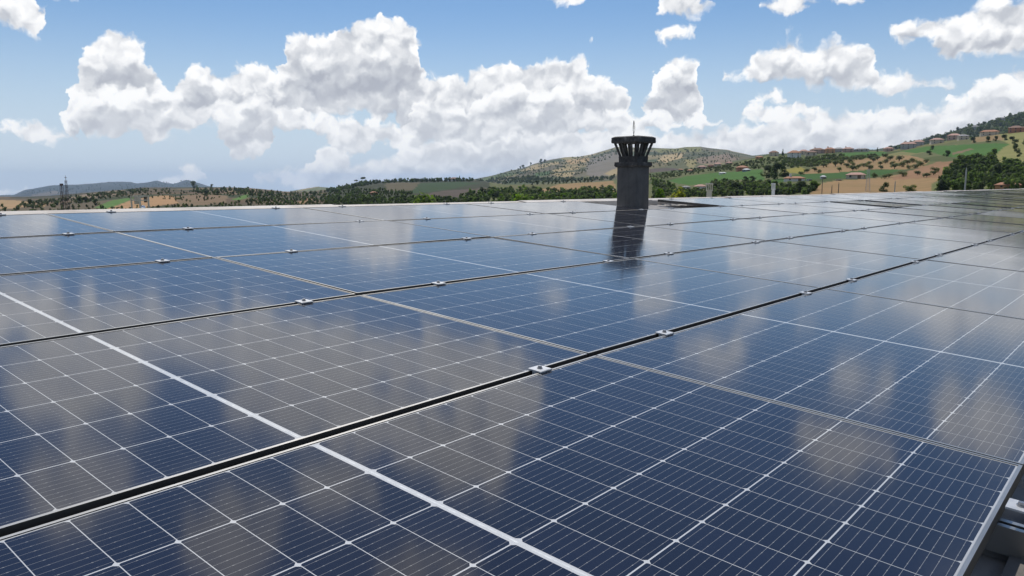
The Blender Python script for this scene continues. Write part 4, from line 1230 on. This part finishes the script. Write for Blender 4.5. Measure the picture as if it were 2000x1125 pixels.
# ------------------------------------------------------------------ masts, poles, stacks beyond the ridge
def lattice(name, x, ytop, r, wpx, matn, label, cat, bays=14, taper=.55, arms=None):
    top = at(x, ytop, r); g_ = ground_z(x, r)
    H = top[2] - g_.z; w0 = wpx * r / F_PX / 2; w1 = w0 * taper
    th = max(.02, w0 * (.13 if matn == 'mast_paint' else .07))
    root = empty(name, g_, random.uniform(.2, .6)); tag(root, label, cat)
    cn = [(-1, -1), (1, -1), (1, 1), (-1, 1)]
    wz = lambda z: w0 + (w1 - w0) * z / H
    for (sx, sy) in cn:
        MB().bar((sx * w0, sy * w0, 0), (sx * w1, sy * w1, H), th, th * .8, 4).build('leg', matn, root)
    br = MB()
    for k in range(bays):
        z0_, z1_ = H * k / bays, H * (k + 1) / bays
        for i in range(4):
            (ax, ay), (bx_, by_) = cn[i], cn[(i + 1) % 4]
            p = (ax * wz(z0_), ay * wz(z0_), z0_); q = (bx_ * wz(z1_), by_ * wz(z1_), z1_)
            br.bar(p, q, th * .5, th * .5, 3)
            br.bar((ax * wz(z1_), ay * wz(z1_), z1_), q, th * .5, th * .5, 3)
    br.build('bracing', matn, root)
    if arms:
        for f in arms:
            MB().bar((-w0 * 4, 0, H * f), (w0 * 4, 0, H * f), th, th, 4).build('cross_arm', matn, root)
    return root, H, w1
m1, H1_, w_ = lattice('lattice_mast', 138.5, 352, 260, 4.6, 'mast_paint', 'taller rusty lattice mast at the left beyond the ridge', 'mast', 9, .45)
MB().bar((0, 0, H1_ - .2), (0, 0, H1_ + 1.4), .06, .04, 5).build('antenna', 'mast_paint', m1)
MB().box(-.35, .35, -.06, .06, H1_ + .7, H1_ + .85).build('antenna_arm', 'mast_paint', m1)
m2, H2_, w_ = lattice('lattice_mast', 129.5, 362, 250, 5.0, 'mast_paint', 'shorter lattice mast with a boxy head, left of two', 'mast', 8, .7)
MB().box(-.32, .32, -.32, .32, H2_ - .1, H2_ + .5).build('mast_head', 'mast_paint', m2)
lattice('power_pylon', 1690.5, 330, 230, 7, 'galvanised', 'faint grey lattice power pylon before the golden field', 'pylon', 8, .35, (.86, .95))
def pole(x, ytop, r, label, rad=.09, matn='galvanised', arm=True):
    top = at(x, ytop, r); g_ = ground_z(x, r); H = top[2] - g_.z
    root = empty('utility_pole', g_, random.uniform(0, 3)); tag(root, label, 'pole')
    MB().bar((0, 0, -.2), (0, 0, H), rad, rad * .6, 7).build('shaft', matn, root)
    if arm: MB().box(-.5, .5, -.04, .04, H - .4, H - .3).build('cross_arm', matn, root)
    MB().bar((0, 0, H), (0, 0, H + .2), .03, .03, 5).build('insulator', matn, root)
pole(1602, 349, 90, 'thin dark pole rising from the ridge at the left of the golden field', rad=.06, matn='wood_pole', arm=False)
pole(1621, 364, 120, 'short post in the golden field, left of two', matn='wood_pole', arm=False)
pole(1634, 359, 120, 'short post in the golden field, right of two', matn='wood_pole', arm=False)
pole(1743, 356, 110, 'thin grey post right of the dark round tree', arm=False)
pole(1879, 332, 80, 'tall grey pole before the dense wood at the right', rad=.10, arm=False)
def stack(x, y0, y1, wpx, r, matn, label):
    """slatted flue top on a tall square stack of a building behind"""
    m_ = r / F_PX; w = wpx * m_ / 2
    top = at(x, y0, r); g_ = ground_z(x, r); H = top[2] - g_.z
    hh = (y1 - y0) * m_
    root = empty('flue_stack', g_, .5); tag(root, label, 'flue stack')
    MB().box(-w * .72, w * .72, -w * .72, w * .72, -.3, H - hh * .55).build('shaft', matn, root)
    MB().box(-w * .92, w * .92, -w * .92, w * .92, H - hh * .55, H - hh * .48).build('collar', matn, root)
    for i in range(4):
        for f in (-.75, -.25, .25, .75):
            ca_, sa_ = math.cos(i * math.pi / 2), math.sin(i * math.pi / 2)
            px_, py_ = w * .8, f * w
            X, Y = px_ * ca_ - py_ * sa_, px_ * sa_ + py_ * ca_
            t_ = w * .1
            MB().box(X - t_, X + t_, Y - t_, Y + t_, H - hh * .48, H - hh * .08).build('slat', matn, root)
    MB().box(-w, w, -w, w, H - hh * .08, H).build('cap', matn, root)
stack(1383.5, 358, 384, 13, 34, 'stack_cream', 'cream slatted flue stack beyond the ridge right of the chimney')
stack(1507.5, 358, 380, 7, 36, 'roof_white', 'narrow white flue stack beyond the ridge, farther right')
# cowl with a shining turbine, left
def cowl(x, y0, y1, wpx, r):
    m_ = r / F_PX; w = wpx * m_ / 2
    top = at(x, y0, r); g_ = ground_z(x, r); H = top[2] - g_.z; hh = (y1 - y0) * m_
    root = empty('roof_cowl', g_, .35); tag(root, 'open cage cowl with a shiny ball vent beyond the ridge at left', 'roof vent')
    MB().box(-w * 1.3, w * 1.3, -w * 1.3, w * 1.3, -.3, H - hh * 1.02).build('base', 'dark_iron', root)
    for (sx, sy) in ((-1, -1), (1, -1), (1, 1), (-1, 1)):
        MB().box(sx * w - .016, sx * w + .016, sy * w - .016, sy * w + .016, H - hh * 1.02, H).build('post', 'stack_cream', root)
    for z in (H - .03, H - hh * .33):
        fr = MB()
        for s_ in (-1, 1):
            fr.box(-w - .02, w + .02, s_ * w - .012, s_ * w + .012, z, z + .03)
            fr.box(s_ * w - .010, s_ * w + .010, -w, w, z + .002, z + .028)
        fr.build('rail', 'stack_cream', root)
    MB().box(-w * .75, w * .75, w * .55, w * .60, H - hh * .55, H - hh * .06).build('screen', 'stack_cream', root)
    MB().box(w * 1.12, w * 1.5, -w * .2, w * .2, H - hh * .45, H - hh * .02).build('side_box', 'wood_pole', root)
    bm = bmesh.new(); bmesh.ops.create_uvsphere(bm, u_segments=20, v_segments=10, radius=w * .48)
    me = bpy.data.meshes.new('turbine_ball'); bm.to_mesh(me); bm.free(); me.materials.append(MATS['chrome'])
    b_ = inst('turbine_ball', me, root, (0, -w * .55, H - hh * .78))
    MB().bar((0, -w * .55, H - hh * 1.02), (0, -w * .55, H - hh * .9), w * .34, w * .3, 12).build('collar', 'dark_iron', root)
material('chrome', lambda t, bs: (setattr(bs.inputs['Base Color'], 'default_value', (.8, .8, .8, 1)), setattr(bs.inputs['Metallic'], 'default_value', 1.0), setattr(bs.inputs['Roughness'], 'default_value', .12)))
cowl(279, 382, 409, 19, 24)

# ------------------------------------------------------------------ haze
def m_haze(m):
    m.use_nodes = True
    nt = m.node_tree; nt.nodes.clear()
    o = nt.nodes.new('ShaderNodeOutputMaterial'); v = nt.nodes.new('ShaderNodeVolumePrincipled')
    v.inputs['Color'].default_value = (.60, .77, 1.0, 1); v.inputs['Density'].default_value = HAZE
    v.inputs['Anisotropy'].default_value = .2
    nt.links.new(v.outputs[0], o.inputs['Volume'])
HAZE = 6.5e-5
hm = bpy.data.materials.new('haze_air'); m_haze(hm)
ZL = float(GZ.min()) - 1.0; ZH = float(max(GZ.max(), 60)) + 22
hz = MB().box(-14500, 14500, -14500, 14500, ZL, ZH).build('haze', hm)
hz.display_type = 'BOUNDS'
tag(hz, 'thin pale summer haze over the whole valley', 'haze', kind='stuff')
